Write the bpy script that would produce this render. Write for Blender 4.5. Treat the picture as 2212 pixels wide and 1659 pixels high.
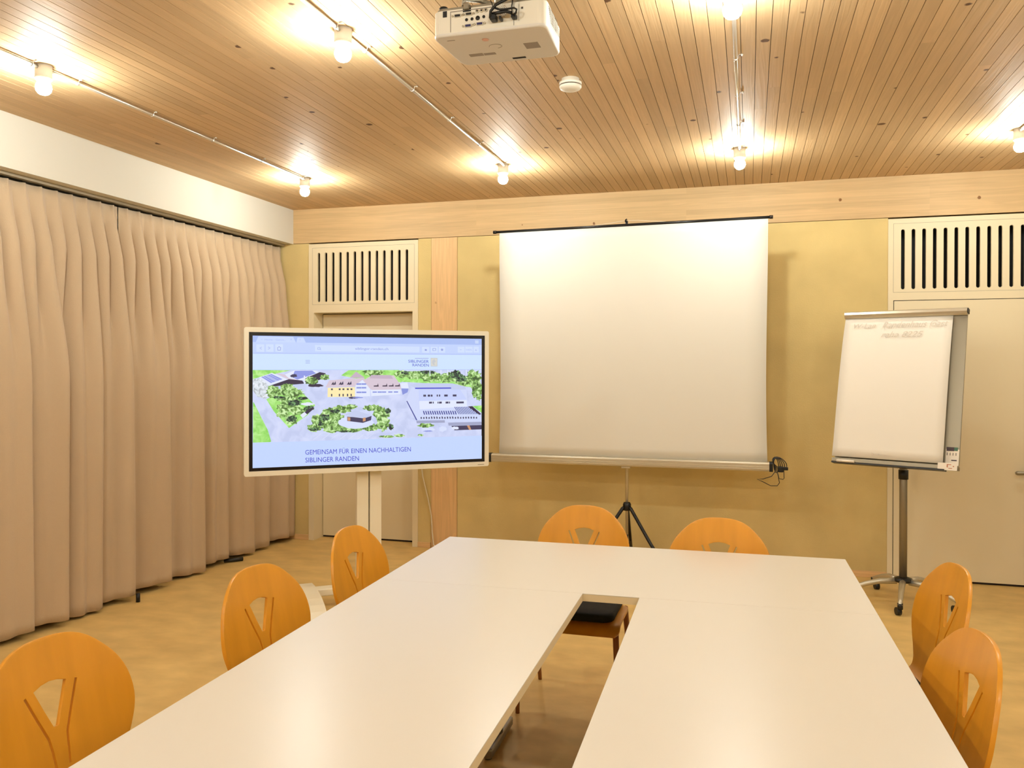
import bpy, bmesh, math, random
from mathutils import Vector, Matrix
from mathutils.geometry import delaunay_2d_cdt
for _o in list(bpy.data.objects): bpy.data.objects.remove(_o)
C = bpy.context.scene.collection
PI = math.pi
# ------------------------------------------------------------------ camera
F_PX, YAW, PITCH, ROLL = 1785.86, 16.010, -0.263, 0.093
CAM = Vector((3.869, -6.485, 1.53))
cd = bpy.data.cameras.new('camera'); cam = bpy.data.objects.new('camera', cd); C.objects.link(cam)
yw, pt, rl = math.radians(YAW), math.radians(PITCH), math.radians(ROLL)
Fv = Vector((-math.sin(yw)*math.cos(pt), math.cos(yw)*math.cos(pt), math.sin(pt)))
Rv = Vector((math.cos(yw), math.sin(yw), 0)); Uv = Rv.cross(Fv)
R2 = Rv*math.cos(rl)+Uv*math.sin(rl); U2 = -Rv*math.sin(rl)+Uv*math.cos(rl)
cam.matrix_world = Matrix(((R2.x, U2.x, -Fv.x, CAM.x), (R2.y, U2.y, -Fv.y, CAM.y), (R2.z, U2.z, -Fv.z, CAM.z), (0, 0, 0, 1)))
cd.sensor_fit = 'HORIZONTAL'; cd.sensor_width = 36.0; cd.lens = 36.0*F_PX/2212.0
cd.shift_y = -(829.5-798.59)/2212.0; cd.clip_start = 0.05; cd.clip_end = 60
bpy.context.scene.camera = cam
# ------------------------------------------------------------------ world, view, lamp strength
W = bpy.data.worlds.new('world'); bpy.context.scene.world = W; W.use_nodes = True
W.node_tree.nodes['Background'].inputs[0].default_value = (0.01, 0.012, 0.02, 1)
W.node_tree.nodes['Background'].inputs[1].default_value = 0.3
vs = bpy.context.scene.view_settings
vs.view_transform = 'Standard'; vs.look = 'None'; vs.gamma = 1.0; vs.exposure = 0.0; vs.use_curve_mapping = False
BULB_STRENGTH = 535.0
BULB_COLOR = (0.96, 0.99, 0.92, 1)
# ------------------------------------------------------------------ room constants (metres; back wall y=0, left valance x=0, floor z=0)
H = 2.90; HB = 2.60; XR = 6.12; YB = -9.25
# ------------------------------------------------------------------ helpers
def S(r, g, b):
    f = lambda c: (c/255/12.92) if c/255 <= .04045 else ((c/255+.055)/1.055)**2.4
    return (f(r), f(g), f(b), 1.0)
def mat(name, col, rough=.5, metal=0.0, spec=.5, coat=0.0, coat_rough=.1, bump=None, emit=None, noise=None, sheen=0):
    """Principled material; noise=(scale, amount, detail, (stretch)) varies the colour; bump=(scale, strength, stretch)"""
    m = bpy.data.materials.new(name); m.use_nodes = True; nt = m.node_tree; b = nt.nodes['Principled BSDF']
    b.inputs['Base Color'].default_value = col; b.inputs['Roughness'].default_value = rough; b.inputs['Metallic'].default_value = metal
    b.inputs['Specular IOR Level'].default_value = spec; b.inputs['Coat Weight'].default_value = coat; b.inputs['Coat Roughness'].default_value = coat_rough
    if sheen: b.inputs['Sheen Weight'].default_value = sheen
    if emit: b.inputs['Emission Color'].default_value = emit[0]; b.inputs['Emission Strength'].default_value = emit[1]
    if noise or bump: tc = nt.nodes.new('ShaderNodeTexCoord')
    if noise:
        sc, am, de, st = noise
        mp = nt.nodes.new('ShaderNodeMapping'); mp.inputs['Scale'].default_value = st; nt.links.new(tc.outputs['Object'], mp.inputs[0])
        n = nt.nodes.new('ShaderNodeTexNoise'); n.inputs['Scale'].default_value = sc; n.inputs['Detail'].default_value = de; nt.links.new(mp.outputs[0], n.inputs[0])
        cr = nt.nodes.new('ShaderNodeValToRGB'); nt.links.new(n.outputs[0], cr.inputs[0])
        lo = tuple(c*(1-am) for c in col[:3])+(1,); hi = tuple(min(1, c*(1+am)) for c in col[:3])+(1,)
        cr.color_ramp.elements[0].color = lo; cr.color_ramp.elements[0].position = .3; cr.color_ramp.elements[1].color = hi; cr.color_ramp.elements[1].position = .7
        nt.links.new(cr.outputs[0], b.inputs['Base Color'])
    if bump:
        sc, am, st = bump
        mp = nt.nodes.new('ShaderNodeMapping'); mp.inputs['Scale'].default_value = st; nt.links.new(tc.outputs['Object'], mp.inputs[0])
        n = nt.nodes.new('ShaderNodeTexNoise'); n.inputs['Scale'].default_value = sc; n.inputs['Detail'].default_value = 4; nt.links.new(mp.outputs[0], n.inputs[0])
        bp = nt.nodes.new('ShaderNodeBump'); bp.inputs['Strength'].default_value = am; bp.inputs['Distance'].default_value = .01
        nt.links.new(n.outputs[0], bp.inputs['Height']); nt.links.new(bp.outputs[0], b.inputs['Normal'])
    return m
def wood(name, base, axis, rough=.4, knots=(5.2, .07), tint=True, coat=0.0, lam=None, tr=(.90, 1.06), knotcol=(.12, .055, .02, 1), grain=.10):
    """pine / spruce: long grain along axis (0 x, 1 y, 2 z), per-board tint attribute, round dark knots, optional lamella height"""
    m = bpy.data.materials.new(name); m.use_nodes = True; nt = m.node_tree; b = nt.nodes['Principled BSDF']; L = nt.links.new; N = nt.nodes.new
    b.inputs['Roughness'].default_value = rough; b.inputs['Coat Weight'].default_value = coat; b.inputs['Coat Roughness'].default_value = .25; b.inputs['Specular IOR Level'].default_value = .3
    tc = N('ShaderNodeTexCoord'); st = [14, 14, 14]; st[axis] = .55
    vec = tc.outputs['Object']
    at = None
    if tint:
        at = N('ShaderNodeAttribute'); at.attribute_name = 'tint'
        ofs = N('ShaderNodeVectorMath'); ofs.operation = 'MULTIPLY_ADD'; L(at.outputs['Color'], ofs.inputs[0]); ofs.inputs[1].default_value = (37, 53, 29); L(vec, ofs.inputs[2]); vec = ofs.outputs[0]
    mp = N('ShaderNodeMapping'); mp.inputs['Scale'].default_value = st; L(vec, mp.inputs[0])
    n1 = N('ShaderNodeTexNoise'); n1.inputs['Scale'].default_value = 1.6; n1.inputs['Detail'].default_value = 3; n1.inputs['Distortion'].default_value = .6; L(mp.outputs[0], n1.inputs[0])
    wv = N('ShaderNodeMath'); wv.operation = 'MULTIPLY'; L(n1.outputs[0], wv.inputs[0]); wv.inputs[1].default_value = 34
    sn = N('ShaderNodeMath'); sn.operation = 'SINE'; L(wv.outputs[0], sn.inputs[0])
    mr = N('ShaderNodeMapRange'); L(sn.outputs[0], mr.inputs[0]); mr.inputs[1].default_value = -1; mr.inputs[2].default_value = 1; mr.inputs[3].default_value = 1-grain; mr.inputs[4].default_value = 1+grain*.4
    big = N('ShaderNodeTexNoise'); big.inputs['Scale'].default_value = .8; L(vec, big.inputs[0])
    mb = N('ShaderNodeMapRange'); L(big.outputs[0], mb.inputs[0]); mb.inputs[1].default_value = .3; mb.inputs[2].default_value = .7; mb.inputs[3].default_value = .93; mb.inputs[4].default_value = 1.07
    mu = N('ShaderNodeMath'); mu.operation = 'MULTIPLY'; L(mr.outputs[0], mu.inputs[0]); L(mb.outputs[0], mu.inputs[1])
    f = mu.outputs[0]
    if tint:
        sx = N('ShaderNodeSeparateColor'); L(at.outputs['Color'], sx.inputs[0])
        mt = N('ShaderNodeMapRange'); L(sx.outputs[0], mt.inputs[0]); mt.inputs[3].default_value = tr[0]; mt.inputs[4].default_value = tr[1]
        m2 = N('ShaderNodeMath'); m2.operation = 'MULTIPLY'; L(f, m2.inputs[0]); L(mt.outputs[0], m2.inputs[1]); f = m2.outputs[0]
    if lam:
        sp = N('ShaderNodeSeparateXYZ'); L(tc.outputs['Object'], sp.inputs[0])
        fl = N('ShaderNodeMath'); fl.operation = 'SNAP'; L(sp.outputs[2], fl.inputs[0]); fl.inputs[1].default_value = lam
        sx2 = N('ShaderNodeMath'); sx2.operation = 'SNAP'; L(sp.outputs[0], sx2.inputs[0]); sx2.inputs[1].default_value = 1.7
        cb = N('ShaderNodeCombineXYZ'); L(fl.outputs[0], cb.inputs[0]); L(sx2.outputs[0], cb.inputs[1])
        wn = N('ShaderNodeTexWhiteNoise'); L(cb.outputs[0], wn.inputs[0])
        ml = N('ShaderNodeMapRange'); L(wn.outputs[0], ml.inputs[0]); ml.inputs[3].default_value = .92; ml.inputs[4].default_value = 1.06
        m3 = N('ShaderNodeMath'); m3.operation = 'MULTIPLY'; L(f, m3.inputs[0]); L(ml.outputs[0], m3.inputs[1]); f = m3.outputs[0]
    vm = N('ShaderNodeVectorMath'); vm.operation = 'SCALE'; vm.inputs[0].default_value = base[:3]; L(f, vm.inputs['Scale'])
    kv = N('ShaderNodeTexVoronoi'); kv.inputs['Scale'].default_value = knots[0]; L(vec, kv.inputs[0])
    kn = N('ShaderNodeTexNoise'); kn.inputs['Scale'].default_value = 60; L(vec, kn.inputs[0])
    ka = N('ShaderNodeMath'); ka.operation = 'MULTIPLY_ADD'; L(kn.outputs[0], ka.inputs[0]); ka.inputs[1].default_value = .05; L(kv.outputs['Distance'], ka.inputs[2])
    ks = N('ShaderNodeSeparateColor'); L(kv.outputs['Color'], ks.inputs[0])
    kt = N('ShaderNodeMapRange'); L(ks.outputs[0], kt.inputs[0]); kt.inputs[1].default_value = .2; kt.inputs[2].default_value = 1; kt.inputs[3].default_value = .035; kt.inputs[4].default_value = knots[1]+.045
    kd = N('ShaderNodeMath'); kd.operation = 'SUBTRACT'; L(kt.outputs[0], kd.inputs[0]); L(ka.outputs[0], kd.inputs[1])
    km = N('ShaderNodeMapRange'); L(kd.outputs[0], km.inputs[0]); km.inputs[1].default_value = -.012; km.inputs[2].default_value = .012
    mx = N('ShaderNodeMix'); mx.data_type = 'RGBA'; L(km.outputs[0], mx.inputs['Factor']); L(vm.outputs[0], mx.inputs['A']); mx.inputs['B'].default_value = knotcol
    L(mx.outputs['Result'], b.inputs['Base Color'])
    bp = N('ShaderNodeBump'); bp.inputs['Strength'].default_value = .12; bp.inputs['Distance'].default_value = .002; L(sn.outputs[0], bp.inputs['Height']); L(bp.outputs[0], b.inputs['Normal'])
    return m
class MB:
    def __init__(s): s.bm = bmesh.new(); s.mats = []; s.cur = 0
    def m(s, material):
        if material not in s.mats: s.mats.append(material)
        s.cur = s.mats.index(material); return s
    def _n(s, fs):
        for f in fs: f.material_index = s.cur
    def box(s, x0, y0, z0, x1, y1, z1, bev=0, seg=2, M=None):
        t = bmesh.new(); bmesh.ops.create_cube(t, size=1)
        for v in t.verts: v.co = Vector((x0+(v.co.x+.5)*(x1-x0), y0+(v.co.y+.5)*(y1-y0), z0+(v.co.z+.5)*(z1-z0)))
        if bev: bmesh.ops.bevel(t, geom=list(t.edges), offset=bev, segments=seg, affect='EDGES', profile=.5)
        return s.merge(t, M)
    def merge(s, t, M=None, smooth=False):
        vm = {}
        for v in t.verts: vm[v] = s.bm.verts.new(M @ v.co if M else v.co)
        for f in t.faces:
            try: g = s.bm.faces.new([vm[v] for v in f.verts]); g.material_index = s.cur; g.smooth = smooth or f.smooth
            except ValueError: pass
        t.free(); return s
    def tube(s, pts, r, seg=10, r2=None, caps=True, smooth=True):
        """round bar through points; r may be a list"""
        pts = [Vector(p) for p in pts]; n = len(pts)
        rs = r if isinstance(r, (list, tuple)) else [r+(((r2 if r2 is not None else r)-r)*i/(n-1)) for i in range(n)]
        rings = []; up = None
        for i, p in enumerate(pts):
            d = (pts[min(i+1, n-1)]-pts[max(i-1, 0)]).normalized()
            if up is None:
                up = Vector((0, 0, 1)) if abs(d.z) < .9 else Vector((1, 0, 0))
            a = d.cross(up).normalized(); b2 = a.cross(d).normalized(); up = b2
            rings.append([s.bm.verts.new(p+a*rs[i]*math.cos(2*PI*k/seg)+b2*rs[i]*math.sin(2*PI*k/seg)) for k in range(seg)])
        for i in range(n-1):
            for k in range(seg):
                f = s.bm.faces.new((rings[i][k], rings[i][(k+1) % seg], rings[i+1][(k+1) % seg], rings[i+1][k])); f.material_index = s.cur; f.smooth = smooth
        if caps:
            for rr, rev in ((rings[0], True), (rings[-1], False)):
                f = s.bm.faces.new(rr[::-1] if rev else rr); f.material_index = s.cur
        return s
    def lathe(s, prof, c=(0, 0, 0), seg=24, axis='z', M=None):
        """surface of revolution from (radius, height) pairs"""
        t = bmesh.new(); rings = []
        for r, z in prof:
            rr = max(r, 1e-5); rings.append([t.verts.new((rr*math.cos(2*PI*k/seg), rr*math.sin(2*PI*k/seg), z)) for k in range(seg)])
        for i in range(len(rings)-1):
            for k in range(seg):
                f = t.faces.new((rings[i][k], rings[i][(k+1) % seg], rings[i+1][(k+1) % seg], rings[i+1][k])); f.smooth = True
        if prof[0][0] > 1e-4: t.faces.new(rings[0][::-1])
        if prof[-1][0] > 1e-4: t.faces.new(rings[-1])
        bmesh.ops.recalc_face_normals(t, faces=t.faces)
        X = Matrix.Translation(c)
        if axis == 'y': X = X @ Matrix.Rotation(PI/2, 4, 'X')
        if axis == 'x': X = X @ Matrix.Rotation(PI/2, 4, 'Y')
        return s.merge(t, (M @ X) if M else X)
    def prism(s, pts, z0, z1, M=None, smooth=False):
        """extruded outline (x, y) from z0 to z1"""
        t = bmesh.new(); a = [t.verts.new((x, y, z0)) for x, y in pts]; b = [t.verts.new((x, y, z1)) for x, y in pts]; n = len(pts)
        t.faces.new(a[::-1]); t.faces.new(b)
        for i in range(n):
            f = t.faces.new((a[i], a[(i+1) % n], b[(i+1) % n], b[i])); f.smooth = smooth
        bmesh.ops.recalc_face_normals(t, faces=t.faces)
        return s.merge(t, M)
    def face(s, pts):
        f = s.bm.faces.new([s.bm.verts.new(p) for p in pts]); f.material_index = s.cur; return f
    def build(s, name, material=None, parent=None):
        me = bpy.data.meshes.new(name)
        if material is not None and not s.mats: s.mats = [material]
        s.bm.to_mesh(me); s.bm.free()
        for x in s.mats: me.materials.append(x)
        o = bpy.data.objects.new(name, me); C.objects.link(o)
        if parent: o.parent = parent
        return o
def tag(o, label=None, cat=None, group=None, kind=None):
    for k, v in (('label', label), ('category', cat), ('group', group), ('kind', kind)):
        if v: o[k] = v
    return o
def empty(name, loc=(0, 0, 0), rz=0.0, label=None, cat=None, group=None):
    o = bpy.data.objects.new(name, None); o.location = loc; o.rotation_euler = (0, 0, rz); o.empty_display_size = .1; C.objects.link(o)
    return tag(o, label, cat, group)
def copy_tree(o, parent=None):
    c = o.copy(); C.objects.link(c); c.parent = parent
    for ch in [x for x in bpy.data.objects if x.parent is o]: copy_tree(ch, c)
    return c
def struct(o): o['kind'] = 'structure'; return o
_tx = {}
def text_polys(s, shear=0.0):
    """triangulated faces of a line of text, in its own 2D box"""
    cu = bpy.data.curves.new('t', 'FONT'); cu.body = s; cu.size = 1; cu.resolution_u = 3; cu.shear = shear
    o = bpy.data.objects.new('t', cu); C.objects.link(o); bpy.context.view_layer.update()
    me = o.evaluated_get(bpy.context.evaluated_depsgraph_get()).to_mesh()
    vs_ = [(v.co.x, v.co.y) for v in me.vertices]; fs = [tuple(p.vertices) for p in me.polygons]
    o.evaluated_get(bpy.context.evaluated_depsgraph_get()).to_mesh_clear(); bpy.data.objects.remove(o); bpy.data.curves.remove(cu)
    return vs_, fs
def rrect(x0, y0, x1, y1, r, n=6):
    o = []
    for cx, cy, a0 in ((x1-r, y1-r, 0), (x0+r, y1-r, 90), (x0+r, y0+r, 180), (x1-r, y0+r, 270)):
        for i in range(n+1):
            a = math.radians(a0+90*i/n); o.append((cx+r*math.cos(a), cy+r*math.sin(a)))
    return o
# ------------------------------------------------------------------ materials
M_ceil = wood('ceiling_pine', S(207, 175, 132), 1, rough=.62, coat=.0, knots=(4.6, .085), grain=.04, tr=(.93, 1.06))
M_beam = wood('beam_spruce', S(206, 174, 128), 0, rough=.5, knots=(5.5, .06), tint=False, lam=.042, knotcol=(.22, .10, .03, 1), grain=.06)
M_post = wood('post_spruce', S(230, 190, 138), 2, rough=.5, knots=(3.6, .09), tint=False, knotcol=(.25, .10, .03, 1), grain=.08)
M_base = wood('skirting_spruce', S(226, 186, 134), 0, rough=.5, knots=(4, .03), tint=False, grain=.08)
M_clay = mat('clay_plaster', S(214, 191, 133), .9, noise=(2.2, .09, 5, (1, 1, 1)), bump=(90, .12, (1, 1, 1)), spec=.2)
M_white = mat('white_painted_wall', S(212, 207, 195), .75, spec=.3)
M_door = mat('cream_painted_door', S(230, 215, 182), .5, spec=.4)
M_groove = mat('dark_gap', S(40, 26, 16), .9)
M_slot = mat('slot_black', S(10, 9, 8), .7)
M_floor = mat('marbled_linoleum', S(216, 182, 116), .45, spec=.4, noise=(4.5, .13, 9, (1, 1.6, 1)))
M_table = mat('white_laminate', S(220, 213, 202), .30, spec=.4)
M_edge = mat('table_edge', S(232, 214, 178), .5)
M_under = mat('table_underside', S(120, 96, 70), .7)
M_steel = mat('grey_steel', S(150, 146, 138), .35, metal=.8)
M_chair = mat('amber_beech_plywood', S(222, 152, 36), .35, spec=.5, noise=(3, .07, 4, (6, 1, 1)), coat=.15, coat_rough=.2)
M_chairleg = mat('beech_leg', S(150, 92, 36), .4)
M_cushion = mat('black_green_cushion', S(20, 26, 22), .8, bump=(300, .3, (1, 1, 1)))
M_curtain = mat('curtain_taupe', S(194, 171, 143), .85, spec=.15, bump=(400, .25, (1, 1, .3)), sheen=.2)
M_track = mat('curtain_track_aluminium', S(170, 160, 140), .4, metal=.5)
M_bulb = mat('lit_bulb_glass', (1, 1, 1, 1), .3, emit=(BULB_COLOR, BULB_STRENGTH))
M_porc = mat('white_porcelain', S(238, 232, 220), .4)
M_flange = mat('white_glass_collar', S(250, 248, 240), .3)
M_pipe = mat('steel_conduit', S(215, 210, 200), .28, metal=.85)
M_black = mat('black_plastic', S(16, 16, 17), .4)
M_blackmetal = mat('black_metal', S(14, 14, 15), .3, metal=.3)
M_screen = mat('projection_fabric', S(225, 221, 212), .9, spec=.1)
M_alu = mat('brushed_aluminium', S(205, 198, 180), .38, metal=.75)
M_alu_dark = mat('grey_aluminium', S(150, 142, 124), .4, metal=.7)
M_paper = mat('flipchart_paper', S(236, 230, 220), .8, spec=.1)
M_ink = mat('faint_pencil', S(208, 198, 186), .9)
M_tvwhite = mat('tv_white_frame', S(236, 228, 208), .35)
M_tvblack = mat('tv_black_bezel', S(6, 6, 10), .25)
M_stand = mat('white_powder_coat', S(240, 230, 206), .35)
M_proj = mat('projector_white', S(236, 230, 216), .45)
M_projlow = mat('projector_lower_cover', S(220, 216, 210), .42)
M_grey = mat('grey_label', S(150, 142, 134), .6)
M_vent = mat('projector_vent_dark', S(70, 62, 54), .6)
M_cable = mat('white_cable', S(225, 214, 190), .5)
M_sticker = mat('white_sticker', S(236, 226, 212), .6)
M_redbrown = mat('sticker_print_red', S(190, 120, 90), .6)
M_greenprint = mat('sticker_print_green', S(70, 110, 90), .6)
M_darkprint = mat('sticker_print_dark', S(70, 56, 66), .6)
def pip(p, poly):
    x, y = p; c = False; n = len(poly)
    for i in range(n):
        x1, y1 = poly[i]; x2, y2 = poly[i-1]
        if (y1 > y) != (y2 > y) and x < (x2-x1)*(y-y1)/(y2-y1)+x1: c = not c
    return c
def holed(outline, holes, step=None):
    """triangulate an outline with holes; returns 2D verts and faces"""
    vs_ = []; es = []
    for lp in [outline]+holes:
        b = len(vs_); vs_ += [Vector(p) for p in lp]; es += [(b+i, b+(i+1) % len(lp)) for i in range(len(lp))]
    if step:
        xs = [p[0] for p in outline]; ys = [p[1] for p in outline]
        nx = int((max(xs)-min(xs))/step)+1; ny = int((max(ys)-min(ys))/step)+1
        for i in range(1, nx):
            for j in range(1, ny):
                q = (min(xs)+i*step, min(ys)+j*step)
                if pip(q, outline) and not any(pip(q, h) for h in holes): vs_.append(Vector(q))
    v2, _e, f2, _a, _b, _c = delaunay_2d_cdt(vs_, es, [], 0, 1e-6)
    fs = []
    for f in f2:
        c = sum((v2[i] for i in f), Vector((0, 0)))/len(f)
        if pip(c, outline) and not any(pip(c, h) for h in holes): fs.append(tuple(f))
    return [(v.x, v.y) for v in v2], fs
def slot_outline(cx, z0, z1, w, n=8):
    r = w/2; o = []
    for i in range(n+1): a = PI*i/n; o.append((cx+r*math.cos(a), z1-r+r*math.sin(a)))
    for i in range(n+1): a = PI+PI*i/n; o.append((cx+r*math.cos(a), z0+r+r*math.sin(a)))
    return o
def plate(mb, outline, holes, y0, y1):
    """vertical plate in the x-z plane with holes, front face at y0"""
    vs_, fs = holed(outline, holes); A = [mb.bm.verts.new((x, y0, z)) for x, z in vs_]; B = [mb.bm.verts.new((x, y1, z)) for x, z in vs_]
    cnt = {}
    for f in fs:
        for i in range(3):
            k = (f[i], f[(i+1) % 3]); cnt[k] = 1
        g = mb.bm.faces.new([A[i] for i in f]); g.material_index = mb.cur; g = mb.bm.faces.new([B[i] for i in f[::-1]]); g.material_index = mb.cur
    for (a, b) in list(cnt):
        if (b, a) not in cnt:
            g = mb.bm.faces.new((A[b], A[a], B[a], B[b])); g.material_index = mb.cur
# ================================================================== the room
mb = MB(); mb.box(-.4, YB-.1, -.1, XR+.1, .4, 0); struct(mb.build('floor', M_floor))
# ceiling: boards running to the back wall, over a dark backing
mb = MB().m(M_groove); mb.box(-.4, YB-.1, H+.012, XR+.1, .4, H+.1)
mb.m(M_ceil); rnd = random.Random(7); n0 = int((3.648+.4)/.0609)+1; x = 3.648-n0*.0609; tints = []
while x < XR:
    a, b = max(x+.0013, -.35), min(x+.0609-.0013, XR)
    if b > a:
        nf = len(mb.bm.faces); ys = YB
        while ys < .0:
            ye = ys+rnd.uniform(2.6, 4.4)
            if ye > -.8: ye = .0
            k = len(mb.bm.faces); mb.box(a, ys, H, b, ye, H+.012); tints.append((k, len(mb.bm.faces), (rnd.random(), rnd.random(), rnd.random(), 1))); ys = ye
    x += .0609
lay = mb.bm.loops.layers.color.new('tint'); mb.bm.faces.ensure_lookup_table()
for a, b, col in tints:
    for i in range(a, b):
        for l in mb.bm.faces[i].loops: l[lay] = col
struct(mb.build('ceiling'))
# back wall: clay plaster panels between post, doors and floor
mb = MB().m(M_clay)
for a, b in ((-.35, .155), (1.185, 1.301), (1.536, 4.829), (5.862, XR)): mb.box(a, 0, 0, b, .2, HB)
mb.m(M_groove).box(-.35, .2, 0, XR, .34, H)
struct(mb.build('wall_back'))
mb = MB().m(M_white); mb.box(-.45, YB, 0, -.35, .34, H); struct(mb.build('wall_left'))
mb = MB().m(M_white); mb.box(XR, YB, 0, XR+.1, .34, H); struct(mb.build('wall_right'))
mb = MB().m(M_clay); mb.box(-.35, YB-.1, 0, XR, YB, H); struct(mb.build('wall_front'))
mb = MB().m(M_white); mb.box(-.02, YB, HB, 0, 0, H); mb.box(-.35, YB, HB, -.02, 0, HB+.02); struct(mb.build('trim_1'))       # white valance box over the curtains
mb = MB().m(M_beam); mb.box(-.35, -.003, HB+.004, XR, .2, H); struct(mb.build('trim_2'))                                    # spruce beam
mb = MB().m(M_post); mb.box(1.304, -.003, 0, 1.533, .2, HB); struct(mb.build('trim_3'))                                     # spruce post
mb = MB().m(M_base)
for a, b in ((-.35, .155), (1.185, 1.301), (1.536, 4.829)): mb.box(a, -.012, 0, b, 0, .045, bev=.002)
struct(mb.build('baseboard_back'))
# doors with slotted vent panels above
def door_unit(n, x0, recess):
    root = struct(empty('door_%d' % n, (x0, 0, 0))); w = 1.03; y = -.006
    mb = MB().m(M_door); sl = [slot_outline(.098+.0691*i, 2.084, 2.515, .025) for i in range(13)]
    plate(mb, [(0, 2.045), (w, 2.045), (w, HB-.008), (0, HB-.008)], sl, y, y+.018)
    mb.m(M_groove)
    mb.build('vent_panel', None, root)
    mb = MB().m(M_slot); mb.box(.02, .15, 2.05, w-.02, .16, HB-.01); mb.build('vent_recess', None, root)
    mb = MB().m(M_vent)                                                            # hairline round the removable panel
    for b in ((.035, 2.062, .9975, 2.0632), (.035, 2.556, .9975, 2.5572), (.035, 2.062, .0362, 2.557), (.9963, 2.062, .9975, 2.557)): mb.box(b[0], y-.0006, b[1], b[2], y+.001, b[3])
    mb.build('panel_joint', M_line, root)
    mb = MB().m(M_door); j = .036 if not recess else .050
    mb.box(0, y, 0, j, .17, 2.045); mb.box(w-j, y, 0, w, .17, 2.045); mb.box(j, y, 1.992 if recess else 2.006, w-j, .17, 2.045); mb.box(0, 0.018, 2.045, .012, .17, HB-.01); mb.box(w-.012, .018, 2.045, w, .17, HB-.01)
    mb.build('door_frame', None, root)
    yl = .15 if recess else y-.001
    mb = MB().m(M_door); mb.box(j+.005, yl, .016, w-j-.005, yl+.04, (1.985 if recess else 2.001)); mb.build('door_leaf', None, root)
    mb = MB().m(M_groove); mb.box(j, yl+.012, 0, w-j, yl+.015, 1.992 if recess else 2.006); mb.build('door_gap', None, root)
    if not recess:
        h = MB().m(M_alu_dark); hx = w-j-.075; h.lathe([(.0, -.0), (.026, -.0), (.026, .010), (.0, .010)], (hx, yl-.0, .80), axis='y'); h.tube([(hx, yl, .80), (hx, yl-.05, .80), (hx-.01, yl-.056, .80), (hx-.105, yl-.056, .798), (hx-.116, yl-.054, .796)], [.012, .0135, .0145, .0145, .008], 12)
        h.build('door_handle', None, root)
    return root
M_line = mat('panel_joint_line', S(196, 172, 128), .6)
door_unit(1, .155, True); door_unit(2, 4.829, False)
# ================================================================== ceiling lamps and conduits
def lamp(x, y, label, first=None):
    if first: o = copy_tree(first); o.location = (x, y, H); o['label'] = label; return o
    o = empty('ceiling_lamp', (x, y, H), 0, label, 'lamp', 'bare bulb lamps on the wood ceiling')
    b = MB().m(M_porc); b.lathe([(.036, 0), (.036, -.050), (.033, -.055), (.012, -.055)]); b.build('lamp_socket', None, o)
    b = MB().m(M_flange); b.lathe([(.012, -.0552), (.0365, -.0555), (.037, -.062), (.030, -.070), (.022, -.072), (.012, -.070)]); b.build('glass_collar', None, o)
    b = MB().m(M_bulb); b.lathe([(.015, -.071), (.026, -.078), (.0325, -.090), (.0345, -.103), (.031, -.117), (.022, -.128), (.010, -.133), (0, -.134)], seg=20); b.build('bulb', None, o)
    return o
cols = [.762, 2.276, 3.808, 5.358]; rows = [-1.092, -3.435, -5.77, -8.1]
where = ['by the curtain', 'second column from the curtain', 'third column from the curtain', 'right-hand column']
rlab = ['nearest the spruce beam', 'second row from the beam', 'third row', 'rearmost row']
vis = {(0, 0): 'bare bulb lamp by the curtain, nearest the room corner', (1, 0): 'bare bulb lamp above the gap between television and projection screen', (2, 0): 'bare bulb lamp above the right half of the projection screen',
       (3, 0): 'bare bulb lamp at the right edge of the photo', (0, 1): 'bare bulb lamp at the upper left above the curtain', (1, 1): 'bare bulb lamp on the conduit left of the projector', (2, 1): 'bare bulb lamp at the top edge right of the projector'}
first = None
for j, ry in enumerate(rows):
    for i, cx in enumerate(cols):
        if (i, j) == (0, 0): cx -= .018
        if (i, j) == (1, 0): cx -= .020
        if (i, j) == (3, 0): cx += .010
        l = lamp(cx, ry, vis.get((i, j), 'bare bulb ceiling lamp, %s, %s' % (where[i], rlab[j])), first); first = first or l
def conduit(i, cx, label):
    o = empty('lamp_conduit', (cx, 0, H), 0, label, 'conduit', 'steel conduits between the lamps'); ys = rows+[YB+.02]
    for k in range(4):
        a, b = ys[k]-.037, ys[k+1]+(.037 if k < 3 else 0); z = -.015
        p = MB().m(M_pipe); p.tube([(0, a, z), (0, b, z)], .0085, 12); p.build('pipe', None, o)
        y = a-.03
        while y > b:
            c = MB().m(M_pipe); pts = [(.010*math.cos(PI*t/8), y, z-.010*math.sin(PI*t/8)) for t in range(0, 9)]
            c.tube([(.030, y, -.003), (.014, y, -.003)]+pts, .0022, 6); c.lathe([(0, -.008), (.004, -.008), (.005, -.004), (.005, 0)], (.026, y, 0), seg=8); c.build('clip', None, o); y -= .52
for i, (cx, lb) in enumerate(zip(cols, ('steel conduit nearest the curtain, linking its ceiling lamps', 'steel conduit running beside the projector on its left', 'steel conduit running straight toward the projection screen', 'steel conduit at the right edge above the slatted door vent'))): conduit(i, cx, lb)
# smoke detector
o = empty('smoke_detector', (3.045, -2.61, H), 0, 'round white smoke detector on the wood ceiling beyond the projector', 'smoke detector')
b = MB().m(M_proj); b.lathe([(.042, 0), (.042, -.014), (.0535, -.018), (.0535, -.031)]); b.build('detector_base', None, o)
b = MB().m(M_vent); b.lathe([(.049, -.031), (.049, -.0355)]); b.build('vent_ring', None, o)
b = MB().m(M_proj); b.lathe([(.0535, -.0355), (.053, -.041), (.046, -.050), (.02, -.0535), (0, -.054)]); b.build('detector_cover', None, o)
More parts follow.
